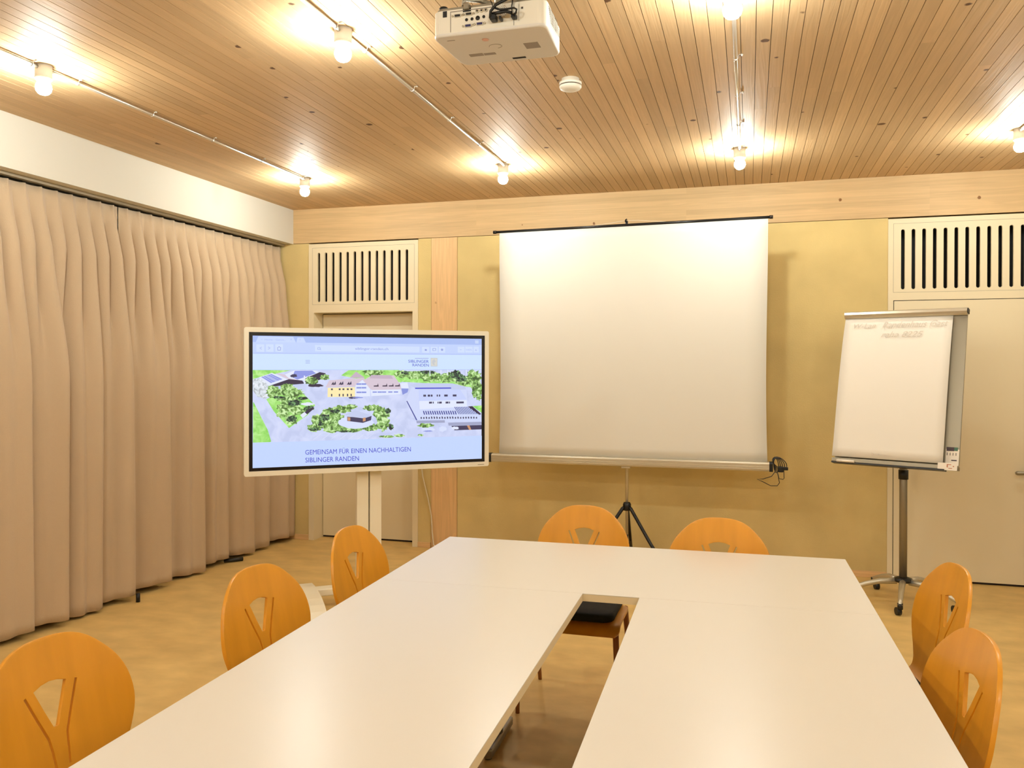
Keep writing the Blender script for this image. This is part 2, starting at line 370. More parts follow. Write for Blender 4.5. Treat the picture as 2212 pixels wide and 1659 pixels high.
# ================================================================== curtains
b = MB().m(M_track); b.box(-.115, YB, HB-.018, -.075, -.02, HB-.0005); tag(b.build('curtain_track'), 'thin aluminium curtain track under the white valance', 'curtain track')
def curtain(y0, y1, label, seed):
    """pinch pleats at the top; lower down they merge in twos and threes into wide slanting folds, each folding back behind its far edge"""
    r = random.Random(seed); P_ = .1135; npl = int(round((y0-y1)/P_)); P_ = (y0-y1)/npl; NS = 22; nz = 44; ztop = HB-.032
    units = []; k = 0
    while k < npl: n = min(r.choice((2, 3, 3, 2, 3)), npl-k); units.append((k, n, r.uniform(.75, 1.2), r.uniform(-.02, .02))); k += n
    def face(s, e=.80):       # 0..1 across one fold: rises outward, then folds back
        if s < e: q = s/e; return math.sin(PI*.5*q)**1.15, q*1.0
        q = (s-e)/(1-e); return .5+.5*math.cos(PI*q), 1.0-q
    cols_ = []
    for (k, n, A, dz) in units:
        for p in range(n):
            for i in range(NS+(1 if p == n-1 and k+n == npl else 0)):
                sN = i/NS; cols_.append((k+p+sN, sN, (p+sN)/n, n, A, k))
    bm = bmesh.new(); G = []
    for j in range(nz+1):
        z = ztop+(.030-ztop)*j/nz; h = j/nz; row = []
        g = min(1, h/.13); a1 = .006+.072*g; w2 = min(1, max(0, (h-.08)/.38)); w2 = w2*w2*(3-2*w2); w1 = 1-.70*w2
        for (kk, sN, SN, n, A, k0) in cols_:
            y = y1+P_*kk; f1 = (.5-.5*math.cos(2*PI*sN))**1.2; o1 = -math.sin(2*PI*sN); f2, o2 = face(SN, .88)
            pin = math.exp(-((sN-.5)/.07)**2)*.020*max(0, 1-h/.035)
            x = w1*a1*f1+w2*.120*A*f2+pin+.006*math.sin(y*17+h*5)*w2
            yy = y+w1*(.021*g)*o1+w2*.050*A*o2-(.03*w2*A)
            x += .004*math.sin(y*60)*w2
            lean = .035*math.sin(k0*1.7+seed)*w2*min(1, (y0-y)/.3, (y-y1)/.3)
            row.append(bm.verts.new((-.118+.006*h+x, yy+max(-.05, lean), z+(.012*math.sin(y*8+seed) if j == nz else 0))))
        G.append(row)
    for j in range(nz):
        for i in range(len(cols_)-1):
            f = bm.faces.new((G[j][i], G[j+1][i], G[j+1][i+1], G[j][i+1])); f.smooth = True
    m_ = MB(); m_.bm.free(); m_.bm = bm; m_.mats = [M_curtain]; ob = m_.build('curtain')
    sm = ob.modifiers.new('thickness', 'SOLIDIFY'); sm.thickness = .003; sm.offset = 0
    return tag(ob, label, 'curtain', 'taupe pleated curtains on the left wall')
curtain(-.02, -1.975, 'taupe pleated curtain hanging in the room corner behind the television', 3)
curtain(-1.985, -6.3, 'taupe pleated curtain at the left edge of the photo, nearer the viewer', 11)
for lx, ly, lb in ((.075, -2.02, 'small black foot peeking out below the middle of the curtains'), (.06, -.86, 'rounded black foot below the curtain by the television')):
    b = MB().m(M_black)
    if ly < -1: b.lathe([(0, 0), (.013, 0), (.013, .055), (0, .055)], (lx, ly, 0), seg=14)
    else: b.tube([(lx-.09, ly-.1, .017), (lx-.03, ly-.03, .017), (lx, ly+.01, .017)], [.012, .015, .017], 12)
    tag(b.build('furniture_foot'), lb, 'furniture foot')
# ================================================================== tables
TA = math.radians(1.165); TX0 = Vector((2.534, -2.876, 0)); ZT = .737
def tpos(u, v): return Vector((TX0.x+u*math.cos(TA)+v*math.sin(TA), TX0.y+u*math.sin(TA)-v*math.cos(TA), 0))
def table(u0, v0, w, d, label, legs):
    o = empty('table', tpos(u0, v0), TA, label, 'table', 'white tables pushed into a block')
    t = MB().m(M_table); t.box(.0005, -d+.0005, ZT-.003, w-.0005, -.0005, ZT, bev=.0008, seg=1)
    t.m(M_edge); t.box(.0008, -d+.0008, ZT-.027, w-.0008, -.0008, ZT-.003)
    t.m(M_under); t.box(.01, -d+.01, ZT-.0285, w-.01, -.01, ZT-.027); t.build('tabletop', None, o)
    for (lx, ly, ax) in legs:
        c = MB().m(M_steel); c.tube([(lx, ly, .05), (lx, ly, ZT-.0285)], .024, 16); c.build('leg', None, o)
        f = MB().m(M_steel); f.box(lx-(.16 if ax else .025), ly-(.025 if ax else .16), .012, lx+(.16 if ax else .025), ly+(.025 if ax else .16), .05, bev=.008)
        for s in (-1, 1): f.lathe([(0, 0), (.016, 0), (.016, .012), (0, .012)], (lx+(s*.13 if ax else 0), ly+(0 if ax else s*.13), 0), seg=12)
        f.build('foot', None, o)
    return o
table(0, 0, 1.718, .789, 'white table across the far end, standing crosswise before the screen', ((.35, -.42, 0), (1.37, -.42, 0)))
table(0, .789, .764, 1.75, 'long white table on the left of the block, beside three chairs', ((.44, -.45, 1), (.44, -1.45, 1)))
table(.959, .789, .759, 1.75, 'long white table on the right of the block, right of the narrow gap', ((.26, -.45, 1), (.26, -1.45, 1)))
# ================================================================== chairs
PROF = [(-.215, .860), (-.200, .79), (-.184, .72), (-.168, .65), (-.152, .59), (-.139, .53), (-.130, .49), (-.117, .462), (-.095, .446), (-.06, .440), (.0, .437), (.08, .439), (.16, .440), (.235, .436), (.262, .426), (.278, .410), (.284, .395)]
_cum = [0.0]
for a, b in zip(PROF, PROF[1:]): _cum.append(_cum[-1]+math.dist(a, b))
TL = _cum[-1]
def prof(t):
    t = min(max(t, 0), TL-1e-6)
    for i in range(len(PROF)-1):
        if t <= _cum[i+1]:
            k = (t-_cum[i])/(_cum[i+1]-_cum[i]); p0 = PROF[max(i-1, 0)]; p1 = PROF[i]; p2 = PROF[i+1]; p3 = PROF[min(i+2, len(PROF)-1)]
            f = lambda a, b, c, d: .5*((2*b)+(-a+c)*k+(2*a-5*b+4*c-d)*k*k+(-a+3*b-3*c+d)*k**3)
            return f(p0[0], p1[0], p2[0], p3[0]), f(p0[1], p1[1], p2[1], p3[1])
def halfw(t):
    if t < .215: return .222*math.sqrt(max(0, 1-((.215-t)/.215)**2))
    if t < .43: k = (t-.215)/.215; return .222-(.222-.150)*(k*k*(3-2*k))
    if t < .56: k = (t-.43)/.13; return .150+(.240-.150)*(k*k*(3-2*k))
    if t > TL-.035: k = (t-(TL-.035))/.035; return .240-.022*(1-math.sqrt(max(0, 1-k*k)))
    return .240
def shell_mesh():
    ts = [.215*(1-math.cos(PI/2*i/16)) for i in range(17)]+[.215+(TL-.215)*i/46 for i in range(1, 47)]
    right = [(halfw(t), t) for t in ts[1:]]; left = [(-w, t) for w, t in right[::-1]]
    outline = [(0, 0)]+right+left
    hole = [(-.047, .118), (-.024, .110), (0, .107), (.024, .110), (.047, .118), (.026, .170), (.007, .216), (-.007, .216), (-.026, .170)]
    def strip(pts, w): 
        a = []; b_ = []
        for i, p in enumerate(pts):
            q0 = pts[max(i-1, 0)]; q1 = pts[min(i+1, len(pts)-1)]; d = Vector((q1[0]-q0[0], q1[1]-q0[1])).normalized(); n = Vector((-d.y, d.x))*w/2
            a.append((p[0]+n.x, p[1]+n.y)); b_.append((p[0]-n.x, p[1]-n.y))
        return a+b_[::-1]
    c1 = [(.074, .124), (.050, .182), (.027, .238), (.023, .27), (.0195, .312)]
    s1 = strip(c1, .0072); s2 = strip([(-x_, y_) for x_, y_ in c1], .0072)
    v2, fs = holed(outline, [hole, s1, s2], .013)
    bm = bmesh.new(); vv = []
    for u, t in v2:
        y, z = prof(t); y2, z2 = prof(min(t+.003, TL-1e-5)); y1, z1 = prof(max(t-.003, 0)); dy, dz = y2-y1, z2-z1; l = math.hypot(dy, dz); ny, nz = -dz/l, dy/l      # normal toward the sitter
        k = .62*max(0, 1-(t/.50)**2)+.10; y += ny*k*u*u; z += nz*k*u*u
        vv.append(bm.verts.new((u, y, z)))
    for f in fs:
        try: g = bm.faces.new([vv[i] for i in f]); g.smooth = True
        except ValueError: pass
    bmesh.ops.recalc_face_normals(bm, faces=bm.faces)
    return bm
def make_chair(label):
    o = empty('chair', (0, 0, 0), 0, label, 'chair', 'amber plywood chairs around the tables')
    m_ = MB(); m_.bm.free(); m_.bm = shell_mesh(); m_.mats = [M_chair]; s = m_.build('seat_shell', None, o)
    sm = s.modifiers.new('thickness', 'SOLIDIFY'); sm.thickness = .011; sm.offset = 0
    bv = s.modifiers.new('edge', 'BEVEL'); bv.width = .002; bv.segments = 2; bv.limit_method = 'ANGLE'; bv.angle_limit = math.radians(50)
    c = MB().m(M_cushion); pts = rrect(-.208, -.075, .208, .258, .05, 6); t = bmesh.new(); n = len(pts); rings = []
    for k, (sc, z) in enumerate(((.985, .4445), (1.0, .452), (1.0, .466), (.975, .475), (.93, .480), (.6, .483))):
        rings.append([t.verts.new((x_*sc, .075+(y_-.075)*sc, z+.05*(x_*sc)**2)) for x_, y_ in pts])
    for a, b in zip(rings, rings[1:]):
        for i in range(n): f = t.faces.new((a[i], a[(i+1) % n], b[(i+1) % n], b[i])); f.smooth = True
    t.faces.new(rings[-1]); t.faces.new(rings[0][::-1]); c.merge(t); c.build('seat_cushion', None, o)
    for sx in (-1, 1):
        for (fy, ty) in ((.205, .225), (-.205, -.06)):
            l = MB().m(M_chairleg); l.tube([(sx*.222, fy, 0), (sx*.218, (fy*.4+ty*.6), .27), (sx*.214, ty, .428)], [.0095, .0125, .0135], 12); l.build('leg', None, o)
    fr = MB().m(M_chairleg); 
    for ty in (.215, -.05): fr.box(-.20, ty-.012, .405, .20, ty+.012, .4305, bev=.003)
    for sx in (-1, 1): fr.box(sx*.198-.010, -.05, .407, sx*.198+.010, .215, .429, bev=.003)
    fr.build('seat_frame', None, o)
    return o
places = [((2.196, -4.855), -PI/2-math.radians(3), 'amber plywood chair at the lower left corner, nearest the viewer'),
          ((2.272, -4.076), -PI/2-math.radians(5), 'amber plywood chair in the middle of the left row, by the white stand foot'),
          ((2.262, -3.375), -PI/2-math.radians(3), 'amber plywood chair at the far end of the left row, before the television pole'),
          ((3.113, -2.560), PI, 'amber plywood chair behind the far table, before the screen tripod'),
          ((3.746, -2.715), PI-math.radians(2), 'amber plywood chair behind the far table, right of the tripod'),
          ((4.556, -3.395), PI/2+math.radians(8), 'amber plywood chair on the right, nearer the flip chart, cushion edge showing'),
          ((4.440, -4.172), PI/2+math.radians(7.5), 'amber plywood chair on the right, nearest the viewer, with glossy top')]
ch0 = None
for (tx_, ty_), rz, lb in places:
    fx, fy = -math.sin(rz), math.cos(rz)
    if ch0 is None: ch0 = c = make_chair(lb)
    else: c = copy_tree(ch0)
    c.location = (tx_+.215*fx, ty_+.215*fy, 0); c.rotation_euler = (0, 0, rz); c['label'] = lb
# page shown on the television, as flat shapes in the display surface
SCREEN_POLYS = [
('tabbar',[(0,1),(1,1),(1,0.9466),(0.0002,0.9499)]),
('tab',[(0.0121,0.9503),(0.0228,0.9953),(0.1625,0.9949),(0.1745,0.95)]),
('tab',[(0.1756,0.9519),(0.18,0.9898),(0.2051,0.9898),(0.2151,0.9503)]),
('tool',[(0.0002,0.9518),(1,0.9497),(1,0.8655),(0.0007,0.8646)]),
('line',[(0.0006,0.8711),(1,0.8737),(1,0.8655),(0.0007,0.8637)]),
('btn',[(0.0146,0.9346),(0.0459,0.9344),(0.0462,0.8775),(0.0149,0.878)]),
('btn',[(0.0529,0.9358),(0.0829,0.9356),(0.0832,0.8785),(0.0532,0.8789)]),
('btn',[(0.0904,0.937),(0.1212,0.9368),(0.1215,0.8794),(0.0907,0.8798)]),
('btn',[(0.2525,0.9334),(0.7081,0.9291),(0.7084,0.8822),(0.2528,0.8848)]),
('btn',[(0.7195,0.9284),(0.7528,0.9282),(0.7531,0.8801),(0.7198,0.8805)]),
('btn',[(0.7597,0.9296),(0.7915,0.9294),(0.7918,0.8811),(0.76,0.8814)]),
('btn',[(0.7973,0.9306),(0.8264,0.9304),(0.8268,0.882),(0.7976,0.8823)]),
('btn',[(0.8852,0.9331),(0.9178,0.9329),(0.9182,0.884),(0.8855,0.8844)]),
('btn',[(0.9213,0.9341),(0.9566,0.9339),(0.957,0.8848),(0.9217,0.8852)]),
('btn',[(0.9608,0.9352),(0.9866,0.9351),(0.987,0.8859),(0.9611,0.8861)]),
('white',[(0.9682,0.9846),(0.985,0.9846),(0.9851,0.9805),(0.9682,0.9805)]),
('white',[(0.9683,0.9754),(0.9851,0.9753),(0.9851,0.9712),(0.9683,0.9713)]),
('white',[(0.9683,0.9662),(0.9852,0.9661),(0.9852,0.962),(0.9684,0.9621)]),
('icon2',[(0.0351,0.9166),(0.0371,0.9139),(0.0301,0.9062),(0.0371,0.8981),(0.0352,0.8952),(0.0267,0.9062)]),
('icon2',[(0.062,0.9174),(0.06,0.9145),(0.068,0.9073),(0.0601,0.8987),(0.0621,0.8959),(0.0715,0.9074)]),
('icon',[(0.1056,0.9215),(0.1143,0.9086),(0.1123,0.9067),(0.1056,0.9168),(0.0991,0.9063),(0.0971,0.9081)]),
('icon',[(0.0991,0.9063),(0.1011,0.9082),(0.1012,0.8932),(0.1103,0.8935),(0.1102,0.9085),(0.1123,0.9067),(0.1123,0.8898),(0.0992,0.8894)]),
('icon2',[(0.2641,0.9166),(0.2735,0.9168),(0.2756,0.9131),(0.2757,0.9016),(0.2736,0.8978),(0.2642,0.8975),(0.2631,0.9013),(0.2631,0.9127)]),
('btn',[(0.2657,0.9128),(0.2725,0.913),(0.2725,0.9015),(0.2657,0.9014)]),
('icon2',[(0.2736,0.9006),(0.2757,0.9026),(0.2788,0.895),(0.2773,0.8931)]),
('icon',[(0.7322,0.9098),(0.7414,0.909),(0.7415,0.896),(0.7323,0.8968)]),
('icon2',[(0.769,0.9188),(0.7829,0.9192),(0.7841,0.9132),(0.7842,0.8971),(0.7692,0.8947),(0.7674,0.9007),(0.7673,0.9127)]),
('btn',[(0.7713,0.9138),(0.7806,0.9141),(0.7807,0.9),(0.7714,0.8998)]),
('icon',[(0.8119,0.92),(0.814,0.9108),(0.8197,0.9104),(0.8154,0.9041),(0.8169,0.8945),(0.8121,0.8998),(0.8073,0.8943),(0.8087,0.9039),(0.8042,0.91),(0.8099,0.9107)]),
('icon2',[(0.8954,0.908),(0.9037,0.9079),(0.9037,0.9049),(0.8954,0.9049)]),
('icon2',[(0.9682,0.9068),(0.9766,0.9067),(0.9766,0.9036),(0.9682,0.9037)]),
('icon2',[(0.9712,0.912),(0.9736,0.912),(0.9737,0.8986),(0.9713,0.8987)]),
('icon2',[(0.1514,0.9813),(0.1529,0.9813),(0.1576,0.9692),(0.1561,0.9692)]),
('icon2',[(0.156,0.9814),(0.1575,0.9815),(0.153,0.9691),(0.1515,0.969)]),
('icon2',[(0.0328,0.9724),(0.0397,0.9724),(0.0398,0.9705),(0.0328,0.9705)]),
('icon2',[(0.1872,0.974),(0.1944,0.974),(0.1944,0.9711),(0.1872,0.9712)]),
('head',[(0.0007,0.8637),(1,0.8655),(0.9996,0.7422),(0.0003,0.7402)]),
('ink2',[(0.2133,0.8155),(0.2314,0.8155),(0.2314,0.8126),(0.2133,0.8127)]),
('ink2',[(0.2134,0.8051),(0.2315,0.805),(0.2315,0.8022),(0.2134,0.8022)]),
('ink2',[(0.2134,0.7946),(0.2315,0.7946),(0.2315,0.7917),(0.2134,0.7918)]),
('ink2',[(0.6871,0.8359),(0.75,0.8371),(0.75,0.8331),(0.6871,0.8319)]),
('logo',[(0.7592,0.8393),(0.791,0.8389),(0.7909,0.7684),(0.7597,0.769)]),
('logo2',[(0.7615,0.8343),(0.7881,0.8338),(0.7886,0.7734),(0.7619,0.7741)]),
('logo',[(0.7685,0.8204),(0.7766,0.8286),(0.7837,0.8086),(0.7751,0.7964),(0.7804,0.7804),(0.77,0.7822),(0.7652,0.8022)]),
('road',[(0.0003,0.7421),(0.9996,0.7442),(1.001,0.1906),(0.001,0.1899)]),
('grass',[(0.0003,0.7402),(0.1537,0.738),(0.0831,0.7074),(0.0431,0.694),(0.0006,0.6715)]),
('rub',[(0.0006,0.6725),(0.0482,0.6773),(0.0835,0.6212),(0.0688,0.5651),(0.0011,0.5842)]),
('grass',[(0.3941,0.7384),(0.6132,0.7405),(0.6528,0.7091),(0.6251,0.6396),(0.4593,0.6592),(0.3623,0.6976)]),
('grass',[(0.5855,0.7087),(0.7098,0.6795),(0.9439,0.6394),(1.001,0.6188),(1,0.5365),(0.9442,0.5985),(0.7676,0.6295),(0.6307,0.6446),(0.5801,0.6791)]),
('tree',[(0.5464,0.7163),(0.5423,0.7116),(0.5445,0.7058),(0.5341,0.703),(0.5254,0.7005),(0.5195,0.6951),(0.5098,0.6884),(0.496,0.6896),(0.4833,0.6914),(0.4782,0.6989),(0.4653,0.7),(0.4634,0.7059),(0.4618,0.7109),(0.462,0.7157),(0.4609,0.7206),(0.4509,0.7285),(0.4604,0.7334),(0.4708,0.7376),(0.4827,0.7407),(0.4973,0.7361),(0.5079,0.7374),(0.5209,0.7394),(0.5334,0.7376),(0.5453,0.7344),(0.5537,0.7292),(0.5419,0.7209)]),
('tree',[(0.6657,0.7092),(0.6657,0.7015),(0.6604,0.6953),(0.6521,0.6922),(0.6494,0.6849),(0.6402,0.6862),(0.6354,0.6738),(0.6258,0.6747),(0.6183,0.6806),(0.613,0.6866),(0.6007,0.6856),(0.5996,0.6946),(0.5922,0.7005),(0.5915,0.7087),(0.5975,0.7159),(0.6015,0.7221),(0.6039,0.7293),(0.6116,0.7326),(0.6199,0.7326),(0.6264,0.7359),(0.6347,0.7426),(0.6397,0.7313),(0.6455,0.7287),(0.6568,0.73),(0.6572,0.7217),(0.6636,0.7164)]),
('tree',[(0.7434,0.6997),(0.7391,0.6916),(0.7483,0.6793),(0.726,0.6789),(0.7208,0.6711),(0.7086,0.6703),(0.6994,0.6617),(0.6872,0.6673),(0.6758,0.6679),(0.6606,0.6666),(0.6575,0.6774),(0.6464,0.6821),(0.6344,0.689),(0.6505,0.6992),(0.6525,0.7061),(0.6527,0.7138),(0.6497,0.7257),(0.6619,0.7302),(0.6763,0.729),(0.6866,0.7324),(0.6976,0.73),(0.7102,0.7325),(0.7157,0.7232),(0.7342,0.7256),(0.746,0.7194),(0.7525,0.7101)]),
('tree',[(0.8378,0.685),(0.842,0.674),(0.8118,0.6709),(0.8107,0.6618),(0.8112,0.6469),(0.7928,0.6447),(0.7748,0.6483),(0.7584,0.6394),(0.7438,0.6471),(0.7265,0.6489),(0.7243,0.6617),(0.7189,0.6693),(0.7074,0.6756),(0.7141,0.6845),(0.709,0.6931),(0.6998,0.7057),(0.7232,0.7079),(0.7388,0.7092),(0.749,0.7132),(0.7604,0.7171),(0.7755,0.7274),(0.7882,0.7184),(0.7999,0.7135),(0.8063,0.7058),(0.8357,0.7067),(0.8271,0.6939)]),
('tree',[(0.895,0.6802),(0.8904,0.6715),(0.8867,0.6634),(0.8829,0.6548),(0.8815,0.6404),(0.8649,0.6447),(0.8541,0.6447),(0.8428,0.6359),(0.8324,0.6429),(0.8126,0.6353),(0.8161,0.6553),(0.8018,0.659),(0.7917,0.6679),(0.7983,0.6798),(0.7868,0.6927),(0.8025,0.7003),(0.8136,0.706),(0.8198,0.715),(0.8336,0.7131),(0.8423,0.7227),(0.8541,0.7194),(0.8704,0.729),(0.883,0.7223),(0.8882,0.7098),(0.8859,0.6966),(0.8947,0.6897)]),
('tree',[(0.9457,0.6496),(0.9443,0.6411),(0.9421,0.6329),(0.9454,0.6181),(0.9313,0.6213),(0.9244,0.619),(0.9195,0.6015),(0.9099,0.608),(0.899,0.6033),(0.8949,0.6176),(0.8829,0.6179),(0.8805,0.6294),(0.8751,0.6386),(0.8746,0.6496),(0.8795,0.6593),(0.888,0.6651),(0.8906,0.6732),(0.8902,0.6886),(0.8988,0.6944),(0.9085,0.6977),(0.9177,0.6872),(0.9272,0.6905),(0.9367,0.6877),(0.9422,0.6785),(0.9499,0.6713),(0.9491,0.6596)]),
('tree',[(1.001,0.6805),(1.001,0.6651),(0.9914,0.6556),(0.9951,0.6336),(0.9874,0.6216),(0.9726,0.6352),(0.9675,0.6092),(0.9567,0.6094),(0.9479,0.6207),(0.945,0.6413),(0.9293,0.6341),(0.9342,0.6573),(0.9183,0.6632),(0.9218,0.6802),(0.9324,0.6917),(0.9333,0.7038),(0.9318,0.7219),(0.9394,0.7306),(0.9465,0.7418),(0.9557,0.7504),(0.9651,0.7321),(0.9715,0.7239),(0.9862,0.7386),(0.9832,0.7115),(0.9998,0.7128),(0.9916,0.6923)]),
('tree',[(1.003,0.5777),(1.002,0.5594),(1.001,0.5409),(0.9941,0.5317),(0.9916,0.5126),(0.9826,0.5228),(0.9782,0.5055),(0.972,0.5157),(0.9644,0.5038),(0.9588,0.5156),(0.9561,0.5337),(0.952,0.5462),(0.9551,0.5652),(0.9543,0.578),(0.9487,0.5949),(0.9519,0.6092),(0.9521,0.63),(0.9589,0.6362),(0.9664,0.6311),(0.971,0.641),(0.9772,0.653),(0.9829,0.6418),(0.9853,0.6216),(0.9957,0.6294),(0.9997,0.6138),(0.9944,0.591)]),
('tree',[(1,0.516),(0.9992,0.509),(1,0.4998),(0.9962,0.4973),(0.9937,0.4936),(0.9918,0.4874),(0.9891,0.4792),(0.9858,0.491),(0.9832,0.4923),(0.9792,0.4895),(0.9755,0.4924),(0.9752,0.5019),(0.9745,0.5091),(0.9716,0.5163),(0.9724,0.5246),(0.9773,0.5278),(0.9751,0.5401),(0.9802,0.5382),(0.9824,0.5425),(0.9848,0.5513),(0.9882,0.5457),(0.992,0.5487),(0.9932,0.5377),(0.9983,0.5398),(0.9969,0.5283),(0.9978,0.5222)]),
('treed',[(0.7784,0.722),(0.7751,0.7188),(0.7751,0.7153),(0.7745,0.711),(0.7654,0.7093),(0.7535,0.7115),(0.7478,0.709),(0.7398,0.7075),(0.7318,0.7086),(0.7226,0.709),(0.7184,0.7123),(0.7191,0.7163),(0.7143,0.7185),(0.7043,0.7214),(0.7126,0.7246),(0.7098,0.7287),(0.7126,0.7328),(0.7232,0.7338),(0.7306,0.7358),(0.7394,0.7363),(0.7476,0.7346),(0.7583,0.7374),(0.7632,0.7333),(0.7744,0.733),(0.7719,0.7279),(0.7829,0.726)]),
('treed',[(0.9114,0.7006),(0.9083,0.6909),(0.9037,0.683),(0.8969,0.6789),(0.8971,0.6649),(0.8882,0.6665),(0.8822,0.6594),(0.8753,0.6683),(0.8697,0.6709),(0.8641,0.6736),(0.8532,0.6713),(0.8558,0.6849),(0.8445,0.6894),(0.8503,0.7003),(0.8485,0.7098),(0.8536,0.717),(0.8546,0.7272),(0.8641,0.7264),(0.8678,0.7349),(0.8735,0.746),(0.8809,0.7334),(0.889,0.7391),(0.8933,0.7299),(0.8981,0.7239),(0.8986,0.7147),(0.9007,0.7078)]),
('treed',[(0.9305,0.6701),(0.9285,0.6628),(0.9259,0.6561),(0.9223,0.6501),(0.9184,0.6439),(0.9093,0.649),(0.9051,0.6427),(0.8993,0.6438),(0.8935,0.6444),(0.8861,0.644),(0.8823,0.6504),(0.8768,0.6551),(0.8829,0.6647),(0.8767,0.6699),(0.8772,0.6767),(0.8786,0.6835),(0.8832,0.6884),(0.8864,0.6949),(0.8941,0.6926),(0.8983,0.7012),(0.9045,0.6952),(0.9106,0.6959),(0.9176,0.6957),(0.9212,0.6892),(0.9212,0.6813),(0.9223,0.6756)]),
('treed',[(0.6571,0.7171),(0.6589,0.7136),(0.6598,0.7092),(0.6564,0.7063),(0.6507,0.7061),(0.6473,0.7046),(0.6439,0.7013),(0.6397,0.7045),(0.6358,0.7045),(0.634,0.708),(0.6306,0.709),(0.6263,0.7103),(0.6237,0.7133),(0.6238,0.7169),(0.626,0.72),(0.6235,0.7246),(0.6281,0.7266),(0.6333,0.7266),(0.6366,0.7275),(0.6389,0.7336),(0.6438,0.7338),(0.6485,0.7324),(0.6514,0.729),(0.653,0.7255),(0.6537,0.7224),(0.6561,0.7201)]),
('roofw',[(0.7535,0.7399),(0.7582,0.7399),(0.7573,0.6937),(0.7545,0.6937)]),
('roofw',[(0.8045,0.7404),(0.8091,0.7404),(0.8083,0.694),(0.8054,0.694)]),
('roofw',[(0.8366,0.7407),(0.8413,0.7407),(0.8405,0.6941),(0.8375,0.6941)]),
('roofw',[(0.924,0.7415),(0.9288,0.7415),(0.9279,0.6946),(0.925,0.6945)]),
('tabbar',[(0.0003,0.7421),(0.9996,0.7442),(0.9996,0.7412),(0.0003,0.7402)]),
('roofw',[(0.0243,0.6846),(0.077,0.7186),(0.145,0.6663),(0.0685,0.6212)]),
('solar',[(0.0322,0.6865),(0.074,0.711),(0.1196,0.67),(0.0714,0.6399)]),
('roofp',[(0.0906,0.7168),(0.1285,0.7058),(0.2003,0.6607),(0.145,0.6663)]),
('roofw',[(0.1285,0.7058),(0.169,0.7382),(0.2557,0.7352),(0.2725,0.7182),(0.2003,0.6588),(0.1449,0.6776)]),
('solar',[(0.1691,0.7344),(0.2412,0.7351),(0.2569,0.7142),(0.1797,0.6664),(0.1591,0.6852)]),
('dark',[(0.0685,0.6212),(0.1449,0.6701),(0.2003,0.6588),(0.2081,0.6351),(0.1391,0.6248),(0.0836,0.6155)]),
('dark',[(0.2146,0.6778),(0.2725,0.7239),(0.2977,0.7145),(0.2833,0.6733),(0.2417,0.6398),(0.2055,0.6493)]),
('roofw',[(0.0322,0.6865),(0.0337,0.6875),(0.0729,0.6399),(0.0714,0.6399)]),
('roofw',[(0.0406,0.6914),(0.0421,0.6924),(0.0822,0.6459),(0.0807,0.6459)]),
('roofw',[(0.0489,0.6963),(0.0504,0.6973),(0.0915,0.6519),(0.09,0.6519)]),
('roofw',[(0.0573,0.7012),(0.0588,0.7022),(0.1008,0.6579),(0.0993,0.6579)]),
('roofw',[(0.0656,0.7061),(0.0671,0.7071),(0.1102,0.664),(0.1087,0.6639)]),
('roofw',[(0.0521,0.6988),(0.0536,0.6997),(0.0959,0.6568),(0.0944,0.6549)]),
('roofw',[(0.2062,0.6968),(0.2114,0.6968),(0.2117,0.6351),(0.2066,0.6351)]),
('dark2',[(0.1758,0.6966),(0.1795,0.6929),(0.178,0.6894),(0.1754,0.6868),(0.1706,0.6874),(0.1684,0.6856),(0.1657,0.6846),(0.1623,0.6808),(0.1602,0.686),(0.1557,0.6842),(0.1535,0.687),(0.1522,0.6902),(0.1487,0.6927),(0.1523,0.6965),(0.1511,0.6997),(0.1542,0.7017),(0.156,0.7037),(0.1581,0.7052),(0.1598,0.7079),(0.1628,0.7075),(0.1654,0.7072),(0.1698,0.7116),(0.171,0.7065),(0.1758,0.7069),(0.1769,0.7033),(0.1784,0.7001)]),
('tree',[(0.2642,0.657),(0.2668,0.6477),(0.2634,0.6394),(0.2579,0.6334),(0.2517,0.6296),(0.2466,0.6241),(0.2401,0.6217),(0.2334,0.6241),(0.2274,0.6267),(0.2241,0.6344),(0.2143,0.6323),(0.2138,0.642),(0.2161,0.6507),(0.2143,0.6569),(0.2072,0.6659),(0.2159,0.6703),(0.2179,0.6773),(0.2204,0.6857),(0.2256,0.692),(0.2334,0.6867),(0.2392,0.6875),(0.2452,0.6862),(0.248,0.6781),(0.259,0.6821),(0.2545,0.6689),(0.2668,0.6663)]),
('tree',[(0.3108,0.6839),(0.3104,0.6796),(0.3141,0.6726),(0.311,0.6679),(0.3043,0.6686),(0.3017,0.6637),(0.2971,0.6632),(0.2924,0.6609),(0.2891,0.6669),(0.2826,0.664),(0.2776,0.6668),(0.2766,0.6731),(0.2731,0.6778),(0.2722,0.6838),(0.2774,0.6886),(0.2754,0.695),(0.2784,0.6998),(0.2835,0.7018),(0.2891,0.7001),(0.2922,0.7059),(0.2973,0.7086),(0.3008,0.7019),(0.3061,0.7024),(0.3113,0.7004),(0.3122,0.6942),(0.3093,0.6879)]),
('dark',[(0.2906,0.6206),(0.2846,0.6182),(0.2896,0.6145),(0.2826,0.6125),(0.2738,0.612),(0.2705,0.6081),(0.2615,0.6087),(0.254,0.6102),(0.2448,0.6085),(0.2367,0.6098),(0.2301,0.6119),(0.2252,0.6146),(0.2251,0.6179),(0.2236,0.6208),(0.2258,0.6237),(0.2295,0.6262),(0.2291,0.63),(0.2408,0.6296),(0.2484,0.6295),(0.2532,0.6332),(0.2611,0.6321),(0.2687,0.6316),(0.2759,0.6305),(0.2783,0.6274),(0.2815,0.6253),(0.2821,0.6229)]),
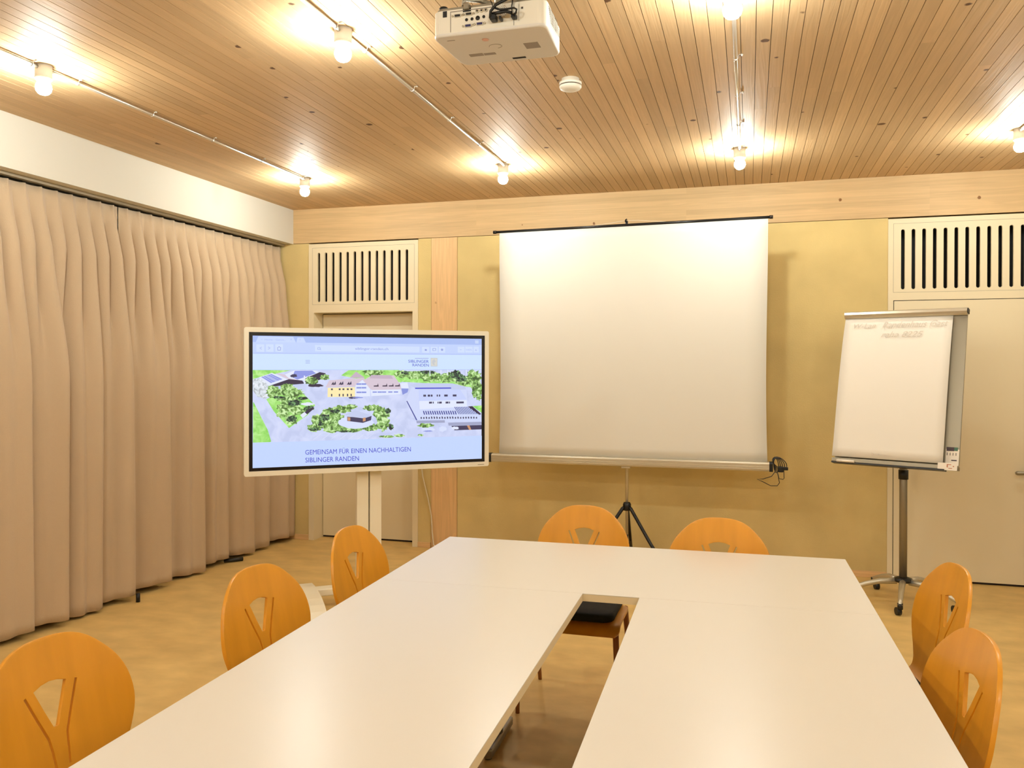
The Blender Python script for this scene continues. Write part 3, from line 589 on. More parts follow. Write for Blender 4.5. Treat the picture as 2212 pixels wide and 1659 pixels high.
('grass',[(0.0015,0.5006),(0.007,0.4865),(0.0348,0.3788),(0.0602,0.2844),(0.0737,0.1976),(0.0707,0.1921),(0.001,0.1918)]),
('grass',[(0.054,0.5185),(0.119,0.5834),(0.2008,0.5639),(0.2531,0.468),(0.2224,0.3925),(0.1459,0.2953),(0.0845,0.4243)]),
('rub',[(0.0011,0.5842),(0.0437,0.5933),(0.0639,0.5464),(0.05,0.5204),(0.0191,0.5376)]),
('tree',[(0.12,0.574),(0.1208,0.5613),(0.1149,0.5513),(0.1039,0.5493),(0.1062,0.5292),(0.0971,0.526),(0.0879,0.5294),(0.0809,0.5395),(0.0709,0.526),(0.0648,0.5355),(0.0586,0.5431),(0.0615,0.558),(0.0495,0.5627),(0.0583,0.5745),(0.0529,0.5852),(0.0597,0.5921),(0.0611,0.6024),(0.0622,0.6177),(0.0709,0.621),(0.0791,0.6252),(0.0871,0.615),(0.0944,0.6143),(0.1027,0.613),(0.1028,0.5979),(0.1111,0.5943),(0.1216,0.5871)]),
('tree',[(0.1698,0.602),(0.1703,0.5915),(0.1615,0.5861),(0.1617,0.5749),(0.157,0.567),(0.15,0.5636),(0.1426,0.5657),(0.1365,0.5701),(0.1317,0.5744),(0.1212,0.566),(0.115,0.5726),(0.1174,0.5865),(0.1097,0.5923),(0.1129,0.6023),(0.1111,0.6118),(0.1112,0.6224),(0.1202,0.6253),(0.1226,0.6349),(0.1304,0.6337),(0.1357,0.6398),(0.1417,0.6319),(0.1478,0.6338),(0.1532,0.6303),(0.1634,0.6317),(0.1595,0.6168),(0.1689,0.6121)]),
('tree',[(0.1975,0.564),(0.2143,0.5533),(0.1947,0.5497),(0.1882,0.5444),(0.1828,0.5382),(0.1794,0.5241),(0.1659,0.5259),(0.1535,0.5226),(0.1437,0.5309),(0.1383,0.54),(0.128,0.5425),(0.1201,0.5483),(0.1059,0.5544),(0.1207,0.5646),(0.1203,0.5722),(0.1131,0.5838),(0.1312,0.5842),(0.1282,0.6001),(0.1448,0.5949),(0.1539,0.601),(0.1655,0.6024),(0.1788,0.6038),(0.1809,0.5882),(0.1994,0.5915),(0.1948,0.5784),(0.2089,0.5733)]),
('tree',[(0.1863,0.5072),(0.1999,0.4958),(0.185,0.4906),(0.18,0.4832),(0.1708,0.4802),(0.1651,0.4716),(0.1552,0.4695),(0.1435,0.4578),(0.1331,0.4674),(0.1256,0.476),(0.1085,0.475),(0.1154,0.4918),(0.1111,0.4996),(0.0951,0.5085),(0.0968,0.5203),(0.1061,0.5291),(0.1083,0.5415),(0.1288,0.5355),(0.1305,0.5536),(0.1436,0.5527),(0.1556,0.552),(0.1684,0.5522),(0.1713,0.5357),(0.1796,0.5313),(0.184,0.5235),(0.1941,0.517)]),
('tree',[(0.1869,0.4503),(0.1855,0.4425),(0.1783,0.4364),(0.1782,0.4268),(0.1701,0.4202),(0.1583,0.4174),(0.1445,0.4258),(0.1355,0.4244),(0.1259,0.4253),(0.1172,0.4284),(0.1049,0.4301),(0.1051,0.4391),(0.0934,0.4442),(0.0976,0.4521),(0.0984,0.4593),(0.0959,0.4684),(0.0991,0.4774),(0.1175,0.4745),(0.1247,0.4795),(0.1331,0.49),(0.1447,0.479),(0.1527,0.4748),(0.1624,0.4737),(0.1792,0.4749),(0.1848,0.4668),(0.1933,0.4594)]),
('tree',[(0.217,0.4211),(0.209,0.4159),(0.2103,0.4092),(0.2107,0.4006),(0.2006,0.3992),(0.1919,0.3993),(0.1853,0.3952),(0.1769,0.3943),(0.1692,0.3974),(0.1613,0.3997),(0.1586,0.4067),(0.1559,0.4121),(0.142,0.4153),(0.1416,0.4229),(0.1475,0.4293),(0.1546,0.4336),(0.1565,0.4397),(0.16,0.4464),(0.1659,0.4535),(0.1766,0.4501),(0.1861,0.456),(0.1938,0.4486),(0.1985,0.4417),(0.2092,0.4412),(0.2142,0.4351),(0.2175,0.4283)]),
('tree',[(0.1839,0.3556),(0.1754,0.3479),(0.1779,0.3369),(0.1776,0.3244),(0.1682,0.3272),(0.1632,0.3251),(0.1586,0.3208),(0.1532,0.3191),(0.1472,0.3189),(0.1427,0.3254),(0.1358,0.3279),(0.1366,0.3405),(0.1328,0.3479),(0.1284,0.3572),(0.1305,0.3673),(0.1286,0.3804),(0.1329,0.3899),(0.1427,0.3874),(0.1472,0.3927),(0.1524,0.3985),(0.1587,0.3984),(0.1641,0.3928),(0.1724,0.3957),(0.1722,0.3799),(0.178,0.3749),(0.1764,0.3641)]),
('tree',[(0.1496,0.4038),(0.1457,0.3969),(0.1474,0.3879),(0.136,0.3884),(0.1358,0.3787),(0.1295,0.3768),(0.1225,0.382),(0.1166,0.3727),(0.1097,0.3741),(0.1083,0.3859),(0.0975,0.3828),(0.0949,0.3905),(0.0943,0.3982),(0.0942,0.4052),(0.098,0.4112),(0.1019,0.4156),(0.1012,0.4236),(0.1031,0.432),(0.112,0.4278),(0.1168,0.4324),(0.1226,0.4299),(0.1295,0.433),(0.1371,0.4322),(0.1421,0.426),(0.1403,0.416),(0.1437,0.4105)]),
('treed',[(0.192,0.4881),(0.1977,0.4821),(0.1988,0.4748),(0.1944,0.4693),(0.1833,0.4718),(0.18,0.466),(0.1732,0.4685),(0.1673,0.4649),(0.159,0.4615),(0.1563,0.4704),(0.1467,0.4701),(0.1412,0.4753),(0.14,0.4823),(0.1465,0.4889),(0.1387,0.496),(0.1414,0.5025),(0.1451,0.5088),(0.158,0.5046),(0.1627,0.5066),(0.1673,0.5107),(0.1736,0.5131),(0.1798,0.5106),(0.1832,0.5049),(0.1923,0.5055),(0.1967,0.5004),(0.1988,0.4943)]),
('treed',[(0.2238,0.5209),(0.2236,0.5177),(0.2228,0.5142),(0.2148,0.5139),(0.2136,0.5104),(0.2078,0.5107),(0.2033,0.5103),(0.1981,0.5065),(0.1937,0.5099),(0.1891,0.5112),(0.1858,0.5135),(0.1803,0.5151),(0.1828,0.5188),(0.177,0.5215),(0.1832,0.524),(0.177,0.5289),(0.1866,0.5289),(0.1866,0.5336),(0.1928,0.534),(0.1983,0.534),(0.2035,0.5332),(0.2085,0.5328),(0.2153,0.5332),(0.2181,0.5299),(0.2214,0.5272),(0.2206,0.5238)]),
('treed',[(0.1773,0.3652),(0.1727,0.3607),(0.1738,0.3549),(0.1722,0.3493),(0.1677,0.3465),(0.1634,0.3437),(0.1584,0.3426),(0.1537,0.3464),(0.1472,0.3406),(0.1433,0.3461),(0.1391,0.3498),(0.1342,0.3539),(0.1364,0.3611),(0.1369,0.3664),(0.1376,0.3714),(0.1391,0.376),(0.1418,0.38),(0.145,0.3833),(0.1493,0.3845),(0.1532,0.3883),(0.1579,0.3863),(0.1625,0.3857),(0.1681,0.3855),(0.1697,0.3793),(0.1767,0.3775),(0.1782,0.3714)]),
('treed',[(0.1275,0.5316),(0.1323,0.5284),(0.1233,0.5271),(0.1197,0.5255),(0.1217,0.5203),(0.1113,0.5234),(0.1066,0.5231),(0.1007,0.5189),(0.0972,0.5237),(0.0889,0.5222),(0.0849,0.5245),(0.0846,0.5275),(0.0824,0.5297),(0.0738,0.5322),(0.0808,0.5347),(0.0843,0.5367),(0.0857,0.5394),(0.0883,0.5423),(0.096,0.5415),(0.1016,0.5411),(0.1075,0.5445),(0.1114,0.5405),(0.1156,0.5392),(0.1189,0.5376),(0.1314,0.5379),(0.128,0.5342)]),
('treed',[(0.2502,0.4442),(0.248,0.4391),(0.2496,0.4324),(0.2418,0.4315),(0.2384,0.4284),(0.2353,0.4234),(0.2293,0.4284),(0.225,0.4252),(0.2192,0.4231),(0.2152,0.4272),(0.2119,0.4312),(0.2055,0.4336),(0.2078,0.4403),(0.2045,0.4452),(0.2081,0.4499),(0.2122,0.453),(0.2125,0.4582),(0.2169,0.46),(0.2214,0.4603),(0.2249,0.4636),(0.2293,0.4621),(0.2344,0.4638),(0.2402,0.4635),(0.2445,0.4598),(0.2487,0.4557),(0.2458,0.4489)]),
('roofw',[(0.1914,0.3933),(0.2093,0.4166),(0.2198,0.3973),(0.2019,0.3683)]),
('dark',[(0.2093,0.4166),(0.2428,0.4539),(0.2506,0.4442),(0.2198,0.3973)]),
('roofw',[(0.2498,0.4776),(0.2514,0.4744),(0.2438,0.4727),(0.2449,0.4688),(0.2341,0.4702),(0.2329,0.4653),(0.2256,0.4648),(0.2182,0.4645),(0.2115,0.4661),(0.2059,0.4682),(0.2032,0.4711),(0.1969,0.4728),(0.1927,0.4755),(0.1953,0.4786),(0.1955,0.4815),(0.1948,0.4849),(0.2044,0.4853),(0.2082,0.4871),(0.2146,0.4867),(0.2182,0.4914),(0.2251,0.4901),(0.2317,0.4895),(0.2349,0.4862),(0.2386,0.4844),(0.2446,0.483),(0.2513,0.4808)]),
('yellow',[(0.3057,0.6014),(0.4218,0.6057),(0.4223,0.5281),(0.3051,0.5295)]),
('roofp',[(0.2968,0.6053),(0.3122,0.659),(0.424,0.6766),(0.4325,0.6106)]),
('wallw',[(0.4219,0.5815),(0.4244,0.6203),(0.4566,0.6641),(0.4869,0.6104),(0.4874,0.5322),(0.4223,0.5281)]),
('roofp',[(0.4268,0.6737),(0.4592,0.6787),(0.4979,0.5908),(0.4897,0.5859),(0.4539,0.664),(0.4244,0.6203)]),
('roofp',[(0.4593,0.6592),(0.4864,0.6885),(0.5912,0.6969),(0.6225,0.6198),(0.6255,0.5821),(0.4952,0.581)]),
('roofp2',[(0.4854,0.6739),(0.4918,0.7003),(0.58,0.6988),(0.5886,0.6692)]),
('wallw',[(0.4898,0.581),(0.6227,0.5841),(0.623,0.5455),(0.4928,0.5321)]),
('roofp2',[(0.3998,0.6785),(0.4264,0.7271),(0.4646,0.6787)]),
('dark',[(0.3203,0.6244),(0.3319,0.6282),(0.3297,0.6494)]),
('dark2',[(0.3277,0.6225),(0.3404,0.6273),(0.3392,0.6532)]),
('dark',[(0.3521,0.6243),(0.3638,0.6282),(0.3615,0.6494)]),
('dark2',[(0.3596,0.6224),(0.3723,0.6272),(0.3711,0.6533)]),
('dark',[(0.3868,0.6243),(0.3985,0.6281),(0.3963,0.6494)]),
('dark2',[(0.3943,0.6223),(0.4071,0.6271),(0.4059,0.6533)]),
('dark',[(0.5033,0.6083),(0.5253,0.6083),(0.5218,0.6348),(0.5197,0.6181),(0.5032,0.6162)]),
('dark',[(0.5418,0.6082),(0.5639,0.6081),(0.5604,0.6347),(0.5583,0.618),(0.5417,0.6161)]),
('dark',[(0.5695,0.6081),(0.5918,0.608),(0.5882,0.6347),(0.5861,0.6179),(0.5694,0.616)]),
('dark',[(0.5973,0.608),(0.6197,0.6079),(0.6162,0.6347),(0.6141,0.6178),(0.5973,0.6159)]),
('dark2',[(0.3195,0.5956),(0.3274,0.5955),(0.3274,0.583),(0.3195,0.5831)]),
('dark2',[(0.3197,0.5533),(0.325,0.5533),(0.3251,0.534),(0.3198,0.5341)]),
('dark2',[(0.3523,0.5954),(0.3603,0.5954),(0.3603,0.5828),(0.3524,0.5829)]),
('dark2',[(0.3525,0.553),(0.3579,0.5529),(0.358,0.5337),(0.3527,0.5337)]),
('dark2',[(0.3682,0.5953),(0.3763,0.5953),(0.3763,0.5827),(0.3683,0.5828)]),
('dark2',[(0.3685,0.5528),(0.3738,0.5528),(0.374,0.5335),(0.3686,0.5335)]),
('dark2',[(0.3869,0.5952),(0.395,0.5952),(0.3951,0.5826),(0.387,0.5827)]),
('dark2',[(0.3872,0.5527),(0.3926,0.5526),(0.3927,0.5333),(0.3873,0.5333)]),
('dark2',[(0.4025,0.5952),(0.4105,0.5951),(0.4106,0.5825),(0.4026,0.5826)]),
('dark2',[(0.4027,0.5525),(0.4081,0.5525),(0.4082,0.5331),(0.4029,0.5331)]),
('blue',[(0.4281,0.6349),(0.4486,0.6348),(0.4487,0.6232),(0.4281,0.6232)]),
('blue',[(0.4497,0.6348),(0.4703,0.6348),(0.4704,0.6231),(0.4498,0.6232)]),
('blue',[(0.4283,0.6057),(0.4488,0.6056),(0.4489,0.5939),(0.4283,0.5941)]),
('blue',[(0.4499,0.6056),(0.4705,0.6055),(0.4706,0.5938),(0.45,0.5939)]),
('blue',[(0.4285,0.5698),(0.449,0.5696),(0.4491,0.5579),(0.4286,0.5581)]),
('blue',[(0.4501,0.5696),(0.4708,0.5694),(0.4708,0.5577),(0.4502,0.5579)]),
('blue',[(0.4981,0.5692),(0.5167,0.5691),(0.5168,0.5593),(0.4981,0.5594)]),
('blue',[(0.52,0.5691),(0.5387,0.5689),(0.5388,0.5591),(0.5201,0.5592)]),
('blue',[(0.5393,0.5689),(0.5581,0.5688),(0.5582,0.5589),(0.5394,0.5591)]),
('blue',[(0.567,0.5687),(0.5859,0.5685),(0.5859,0.5587),(0.567,0.5588)]),
('blue',[(0.592,0.5685),(0.611,0.5684),(0.6111,0.5585),(0.5921,0.5586)]),
('dark2',[(0.4344,0.5211),(0.4345,0.5193),(0.4327,0.5176),(0.4329,0.5152),(0.4245,0.5159),(0.4231,0.5128),(0.4163,0.5153),(0.4115,0.513),(0.4058,0.5134),(0.4022,0.5152),(0.3965,0.5159),(0.3971,0.5183),(0.3967,0.52),(0.3941,0.5216),(0.3955,0.5233),(0.3934,0.5256),(0.3977,0.5269),(0.4011,0.5284),(0.4049,0.5302),(0.4113,0.53),(0.4171,0.53),(0.4234,0.53),(0.4287,0.5288),(0.4321,0.5268),(0.432,0.5245),(0.4352,0.523)]),
('blue',[(0.4572,0.5228),(0.4568,0.5212),(0.4557,0.5196),(0.4511,0.5185),(0.4463,0.5177),(0.44,0.5181),(0.4359,0.5169),(0.4309,0.5181),(0.425,0.5174),(0.4226,0.5191),(0.4204,0.5202),(0.4102,0.5201),(0.4088,0.5217),(0.4134,0.5233),(0.4163,0.5244),(0.4113,0.5264),(0.415,0.5276),(0.4227,0.5273),(0.4243,0.5294),(0.4301,0.5298),(0.4357,0.529),(0.44,0.5279),(0.443,0.5268),(0.4462,0.526),(0.4517,0.5255),(0.4562,0.5243)]),
('blue',[(0.6254,0.592),(0.6581,0.5899),(0.6538,0.5601),(0.6314,0.5404)]),
('wallw',[(0.6224,0.6347),(0.6533,0.6396),(0.6593,0.5899),(0.6254,0.592)]),
('tree',[(0.3137,0.342),(0.3061,0.3301),(0.3117,0.3117),(0.2971,0.3117),(0.2969,0.2928),(0.2861,0.2968),(0.2784,0.2985),(0.2711,0.294),(0.2604,0.283),(0.2567,0.3024),(0.2534,0.314),(0.2428,0.3178),(0.2417,0.3315),(0.237,0.3444),(0.238,0.3585),(0.2393,0.3734),(0.2421,0.3891),(0.2551,0.3877),(0.2606,0.4005),(0.2707,0.3908),(0.2783,0.3939),(0.2851,0.3871),(0.2985,0.3974),(0.3,0.3779),(0.3101,0.3714),(0.3162,0.358)]),
('tree',[(0.2838,0.295),(0.2806,0.2883),(0.2788,0.2817),(0.2775,0.2737),(0.2711,0.27),(0.2632,0.2711),(0.2586,0.2587),(0.2503,0.262),(0.2414,0.2612),(0.2338,0.2661),(0.2286,0.2734),(0.2226,0.28),(0.2212,0.2888),(0.2239,0.2972),(0.2195,0.3062),(0.2213,0.3151),(0.2347,0.3146),(0.239,0.3192),(0.2445,0.3224),(0.2502,0.3278),(0.2582,0.3334),(0.2651,0.3265),(0.2745,0.3263),(0.276,0.3156),(0.2825,0.3106),(0.2811,0.302)]),
('tree',[(0.3558,0.3986),(0.3488,0.3892),(0.3422,0.3828),(0.343,0.3708),(0.3382,0.3615),(0.332,0.3508),(0.3206,0.3597),(0.3114,0.3476),(0.3018,0.353),(0.2988,0.3692),(0.2856,0.3676),(0.2777,0.3762),(0.2735,0.388),(0.2765,0.4006),(0.2823,0.4105),(0.283,0.4213),(0.2868,0.4315),(0.2942,0.4383),(0.3049,0.4355),(0.3109,0.451),(0.3207,0.4442),(0.3268,0.4329),(0.3354,0.4325),(0.3388,0.423),(0.3485,0.419),(0.3459,0.4076)]),
('tree',[(0.4073,0.4312),(0.4014,0.4251),(0.4074,0.4158),(0.3998,0.4098),(0.385,0.4111),(0.3813,0.4009),(0.3694,0.4022),(0.3594,0.4064),(0.3463,0.4006),(0.3451,0.414),(0.3336,0.4146),(0.3248,0.4191),(0.3288,0.4271),(0.3216,0.4331),(0.3157,0.4413),(0.3288,0.4455),(0.3291,0.4539),(0.3429,0.4532),(0.3455,0.4653),(0.3575,0.4669),(0.3681,0.4566),(0.3806,0.4621),(0.3863,0.4539),(0.3892,0.4469),(0.3969,0.4433),(0.4096,0.4389)]),
('tree',[(0.4331,0.4501),(0.4331,0.4459),(0.4266,0.4435),(0.4239,0.4404),(0.4211,0.4368),(0.4163,0.434),(0.4104,0.4308),(0.4035,0.4338),(0.3979,0.4358),(0.3887,0.4341),(0.3849,0.4386),(0.3802,0.4422),(0.3771,0.4465),(0.38,0.4512),(0.3833,0.4548),(0.3869,0.4578),(0.3851,0.4634),(0.3896,0.4669),(0.3953,0.4701),(0.4026,0.4713),(0.4097,0.468),(0.416,0.4667),(0.4249,0.4676),(0.423,0.4598),(0.4291,0.4579),(0.4333,0.4544)]),
('tree',[(0.5449,0.4381),(0.5438,0.4317),(0.532,0.4282),(0.532,0.4213),(0.5204,0.4206),(0.5138,0.4161),(0.5036,0.4172),(0.4942,0.4159),(0.4827,0.4143),(0.4753,0.4195),(0.4711,0.4252),(0.4608,0.4282),(0.4534,0.4335),(0.4591,0.4399),(0.4607,0.4453),(0.4613,0.4513),(0.4633,0.458),(0.479,0.4561),(0.482,0.4649),(0.4945,0.4594),(0.5049,0.4685),(0.5122,0.4593),(0.5273,0.4624),(0.5249,0.4519),(0.5377,0.4501),(0.537,0.4437)]),
('tree',[(0.575,0.3831),(0.574,0.3673),(0.5625,0.3605),(0.5579,0.3521),(0.5589,0.33),(0.5494,0.3305),(0.5419,0.3287),(0.5344,0.3296),(0.527,0.3325),(0.5186,0.3345),(0.5145,0.3476),(0.5134,0.3619),(0.5062,0.3711),(0.4976,0.3852),(0.5018,0.4008),(0.5055,0.4149),(0.5081,0.4313),(0.5191,0.4319),(0.5264,0.4362),(0.5328,0.4503),(0.5407,0.4324),(0.5505,0.4455),(0.5534,0.4248),(0.5637,0.4248),(0.5672,0.411),(0.5738,0.399)]),
('tree',[(0.5688,0.3142),(0.5762,0.2987),(0.5754,0.2825),(0.5624,0.2832),(0.5631,0.2618),(0.554,0.2648),(0.5483,0.25),(0.5397,0.2443),(0.5354,0.2723),(0.5272,0.2691),(0.5208,0.2768),(0.5108,0.283),(0.5083,0.2996),(0.5192,0.3159),(0.5184,0.3278),(0.5173,0.3422),(0.5172,0.3602),(0.5236,0.3704),(0.5321,0.372),(0.5388,0.3847),(0.5475,0.3819),(0.5561,0.3791),(0.562,0.366),(0.5642,0.3495),(0.5738,0.3444),(0.5766,0.3295)]),
('tree',[(0.5412,0.2807),(0.5254,0.2753),(0.5197,0.2707),(0.5196,0.2633),(0.5113,0.2602),(0.5039,0.256),(0.4933,0.259),(0.4836,0.2523),(0.4741,0.2567),(0.4669,0.2618),(0.4621,0.2676),(0.4492,0.2701),(0.4541,0.2782),(0.4385,0.2845),(0.4508,0.2904),(0.4435,0.3003),(0.4616,0.2999),(0.4652,0.3065),(0.4714,0.3141),(0.4834,0.3123),(0.4939,0.311),(0.5069,0.3141),(0.51,0.3025),(0.5267,0.3038),(0.528,0.295),(0.5275,0.2876)]),
('tree',[(0.4531,0.2742),(0.4503,0.2688),(0.4533,0.2617),(0.4432,0.2582),(0.4356,0.2539),(0.4261,0.25),(0.4146,0.2466),(0.4015,0.2489),(0.3922,0.2551),(0.3784,0.2548),(0.3686,0.2593),(0.3575,0.2641),(0.3633,0.2719),(0.3588,0.2778),(0.3556,0.2846),(0.368,0.2883),(0.3742,0.2926),(0.3787,0.2989),(0.3913,0.2988),(0.4008,0.3051),(0.413,0.2991),(0.4226,0.2961),(0.4364,0.2967),(0.4455,0.292),(0.46,0.2883),(0.4641,0.2811)]),
('tree',[(0.3737,0.3014),(0.373,0.2901),(0.3728,0.2775),(0.3635,0.2697),(0.3559,0.2608),(0.3439,0.2593),(0.3345,0.2474),(0.3211,0.2473),(0.3088,0.253),(0.2978,0.2603),(0.2862,0.2673),(0.2901,0.2845),(0.2727,0.2913),(0.2863,0.3045),(0.2895,0.3139),(0.2855,0.3268),(0.2972,0.3312),(0.3032,0.3392),(0.3096,0.3507),(0.3224,0.3436),(0.3327,0.3485),(0.3432,0.3449),(0.3597,0.3494),(0.3565,0.3281),(0.3699,0.3241),(0.3732,0.3128)]),
('tree',[(0.3748,0.3497),(0.3769,0.3389),(0.3743,0.3286),(0.3694,0.3199),(0.365,0.3093),(0.3569,0.304),(0.3478,0.3034),(0.339,0.3042),(0.3296,0.3039),(0.3224,0.312),(0.3201,0.3248),(0.3082,0.3279),(0.3087,0.3407),(0.3004,0.352),(0.3129,0.3613),(0.3096,0.3745),(0.3177,0.3806),(0.3206,0.3933),(0.3278,0.4025),(0.338,0.4018),(0.3474,0.4),(0.3585,0.404),(0.3615,0.3851),(0.3769,0.3888),(0.3751,0.3716),(0.3814,0.3618)]),
('treed',[(0.3131,0.3708),(0.3117,0.3661),(0.3114,0.361),(0.3116,0.354),(0.3062,0.3528),(0.3041,0.3447),(0.2978,0.3503),(0.2929,0.3449),(0.2869,0.3442),(0.2827,0.3495),(0.277,0.3523),(0.2744,0.3587),(0.272,0.3651),(0.2788,0.3718),(0.275,0.3779),(0.2785,0.3824),(0.2801,0.3879),(0.2822,0.3943),(0.2871,0.3973),(0.2932,0.3929),(0.2975,0.3925),(0.3014,0.3901),(0.3086,0.3937),(0.3134,0.3898),(0.3107,0.3804),(0.3126,0.3759)]),
('treed',[(0.3553,0.4179),(0.3625,0.4138),(0.3527,0.4129),(0.3539,0.4087),(0.3516,0.405),(0.3439,0.4074),(0.3403,0.4038),(0.3351,0.4059),(0.3295,0.4051),(0.3256,0.4077),(0.3241,0.4111),(0.3155,0.4115),(0.3169,0.4156),(0.3118,0.4189),(0.316,0.4222),(0.3149,0.4264),(0.3204,0.4283),(0.3277,0.4275),(0.3315,0.4283),(0.3342,0.4347),(0.3401,0.4326),(0.3458,0.4324),(0.3512,0.4308),(0.3523,0.4264),(0.3579,0.4247),(0.3594,0.4213)]),
('treed',[(0.2658,0.2813),(0.2696,0.2779),(0.271,0.2737),(0.265,0.2722),(0.2624,0.269),(0.255,0.2716),(0.2514,0.2691),(0.2465,0.2687),(0.2415,0.2694),(0.2354,0.2698),(0.2335,0.2737),(0.23,0.2763),(0.2286,0.2795),(0.2266,0.2828),(0.2281,0.2861),(0.2314,0.2885),(0.2348,0.2905),(0.2352,0.2952),(0.242,0.2939),(0.2461,0.2966),(0.2511,0.2938),(0.2578,0.2968),(0.2593,0.2912),(0.264,0.29),(0.2663,0.2872),(0.2726,0.2848)]),
('treed',[(0.4165,0.2562),(0.409,0.2548),(0.4063,0.2534),(0.4077,0.2508),(0.3988,0.2506),(0.3908,0.251),(0.3842,0.2511),(0.3768,0.2493),(0.3688,0.2503),(0.3604,0.2512),(0.3615,0.2542),(0.3529,0.2551),(0.3548,0.2571),(0.348,0.2589),(0.3536,0.2603),(0.356,0.2617),(0.3563,0.2638),(0.3654,0.2636),(0.3681,0.2663),(0.3776,0.2643),(0.3844,0.2644),(0.3936,0.2651),(0.3973,0.2627),(0.4029,0.2614),(0.413,0.2604),(0.4131,0.2582)]),
('treed',[(0.5791,0.4127),(0.5791,0.4061),(0.5783,0.3994),(0.5728,0.4),(0.572,0.3943),(0.5696,0.3912),(0.5667,0.3917),(0.5637,0.3857),(0.5612,0.392),(0.5571,0.39),(0.5579,0.4004),(0.5548,0.4025),(0.5527,0.4073),(0.5515,0.4133),(0.5534,0.4189),(0.5524,0.4262),(0.5568,0.4275),(0.5586,0.4314),(0.5614,0.4322),(0.5638,0.4333),(0.5665,0.4363),(0.5698,0.4373),(0.5711,0.4297),(0.5742,0.4284),(0.5757,0.4234),(0.5796,0.4195)]),
('treed',[(0.5911,0.2838),(0.5923,0.2768),(0.5888,0.2734),(0.5899,0.2639),(0.5851,0.2673),(0.5835,0.2638),(0.5816,0.2572),(0.5788,0.2584),(0.5761,0.2601),(0.5735,0.2622),(0.5723,0.2686),(0.5695,0.2718),(0.5697,0.2787),(0.5684,0.2847),(0.5681,0.2914),(0.5709,0.2955),(0.5706,0.3035),(0.5726,0.3086),(0.575,0.3136),(0.5788,0.3049),(0.5811,0.3089),(0.5832,0.3046),(0.5853,0.3021),(0.5881,0.3008),(0.591,0.2972),(0.589,0.289)]),
('treed',[(0.2866,0.3237),(0.2865,0.3184),(0.286,0.3129),(0.2836,0.3096),(0.2801,0.3101),(0.279,0.3043),(0.2762,0.3044),(0.2738,0.307),(0.2707,0.304),(0.2694,0.3097),(0.2659,0.3098),(0.264,0.314),(0.2651,0.32),(0.266,0.3244),(0.2632,0.3297),(0.2669,0.3319),(0.2682,0.3349),(0.2678,0.3427),(0.2714,0.34),(0.2736,0.3411),(0.2759,0.3421),(0.2788,0.3436),(0.2799,0.3375),(0.2819,0.3355),(0.2823,0.331),(0.2838,0.3279)]),
('road2',[(0.5042,0.3262),(0.5025,0.3182),(0.4994,0.3105),(0.4969,0.3024),(0.485,0.2983),(0.479,0.2919),(0.4717,0.2856),(0.4604,0.283),(0.451,0.2774),(0.438,0.2797),(0.4265,0.2758),(0.4144,0.2781),(0.4028,0.2807),(0.3908,0.283),(0.3825,0.2897),(0.3741,0.2954),(0.366,0.3013),(0.3579,0.3076),(0.3527,0.3151),(0.3512,0.3232),(0.349,0.3312),(0.3509,0.3392),(0.3528,0.3471),(0.3617,0.3528),(0.3633,0.3613),(0.3727,0.3661),(0.3825,0.3702),(0.393,0.373),(0.4024,0.378),(0.4144,0.3776),(0.4259,0.3786),(0.4378,0.3786),(0.4486,0.3748),(0.4594,0.3717),(0.4687,0.3667),(0.4789,0.3624),(0.4895,0.3576),(0.4921,0.3491),(0.4968,0.3418),(0.4986,0.3341)]),
('roofg',[(0.3722,0.3885),(0.4256,0.4211),(0.4938,0.3804),(0.4612,0.3569),(0.4124,0.3729)]),
('dark2',[(0.3883,0.3736),(0.4125,0.37),(0.4612,0.3569),(0.4938,0.3755),(0.4913,0.3413),(0.456,0.3219),(0.3885,0.3396)]),
('orange',[(0.4558,0.3609),(0.4677,0.3645),(0.4679,0.3371),(0.4559,0.3317)]),
('orange',[(0.3899,0.3706),(0.4017,0.3664),(0.4019,0.3392),(0.3901,0.3415)]),
('wallw2',[(0.6568,0.5402),(0.6706,0.5898),(0.6988,0.6246),(0.8551,0.6243),(0.9263,0.5986),(0.9335,0.435),(0.9991,0.341),(0.9995,0.2999),(0.6951,0.33),(0.6458,0.4906)]),
('roofg',[(0.6647,0.6197),(0.6987,0.6346),(0.8609,0.6293),(0.9203,0.6037),(0.9253,0.5782),(0.6991,0.5797)]),
('bluestrong',[(0.6876,0.5967),(0.8541,0.5959),(0.8542,0.5868),(0.6876,0.5877)]),
('wallw3',[(0.7037,0.5796),(0.8967,0.5784),(0.9283,0.4964),(0.7054,0.4897)]),
('wallw',[(0.7066,0.4877),(0.9283,0.4903),(0.9299,0.4371),(0.7088,0.4196)]),
('dark2',[(0.7251,0.5394),(0.7377,0.5393),(0.7378,0.5233),(0.7252,0.5234)]),
('dark2',[(0.7452,0.5392),(0.7567,0.5391),(0.7568,0.523),(0.7453,0.5232)]),
('dark2',[(0.7596,0.5391),(0.7677,0.539),(0.7678,0.5229),(0.7597,0.523)]),
('dark2',[(0.7868,0.5388),(0.7926,0.5387),(0.7927,0.5226),(0.7869,0.5227)]),
('dark2',[(0.7972,0.5387),(0.8031,0.5386),(0.8032,0.5225),(0.7974,0.5225)]),
('dark2',[(0.8217,0.5384),(0.8346,0.5383),(0.8347,0.5221),(0.8218,0.5222)]),
('dark2',[(0.8334,0.5383),(0.8381,0.5382),(0.8382,0.522),(0.8335,0.5221)]),
('dark2',[(0.8616,0.538),(0.8793,0.5378),(0.8794,0.5215),(0.8617,0.5218)]),
('dark2',[(0.7514,0.4809),(0.7652,0.4817),(0.7653,0.4666),(0.7515,0.4659)]),
('dark2',[(0.7687,0.4806),(0.7733,0.4816),(0.7734,0.4665),(0.7688,0.4656)]),
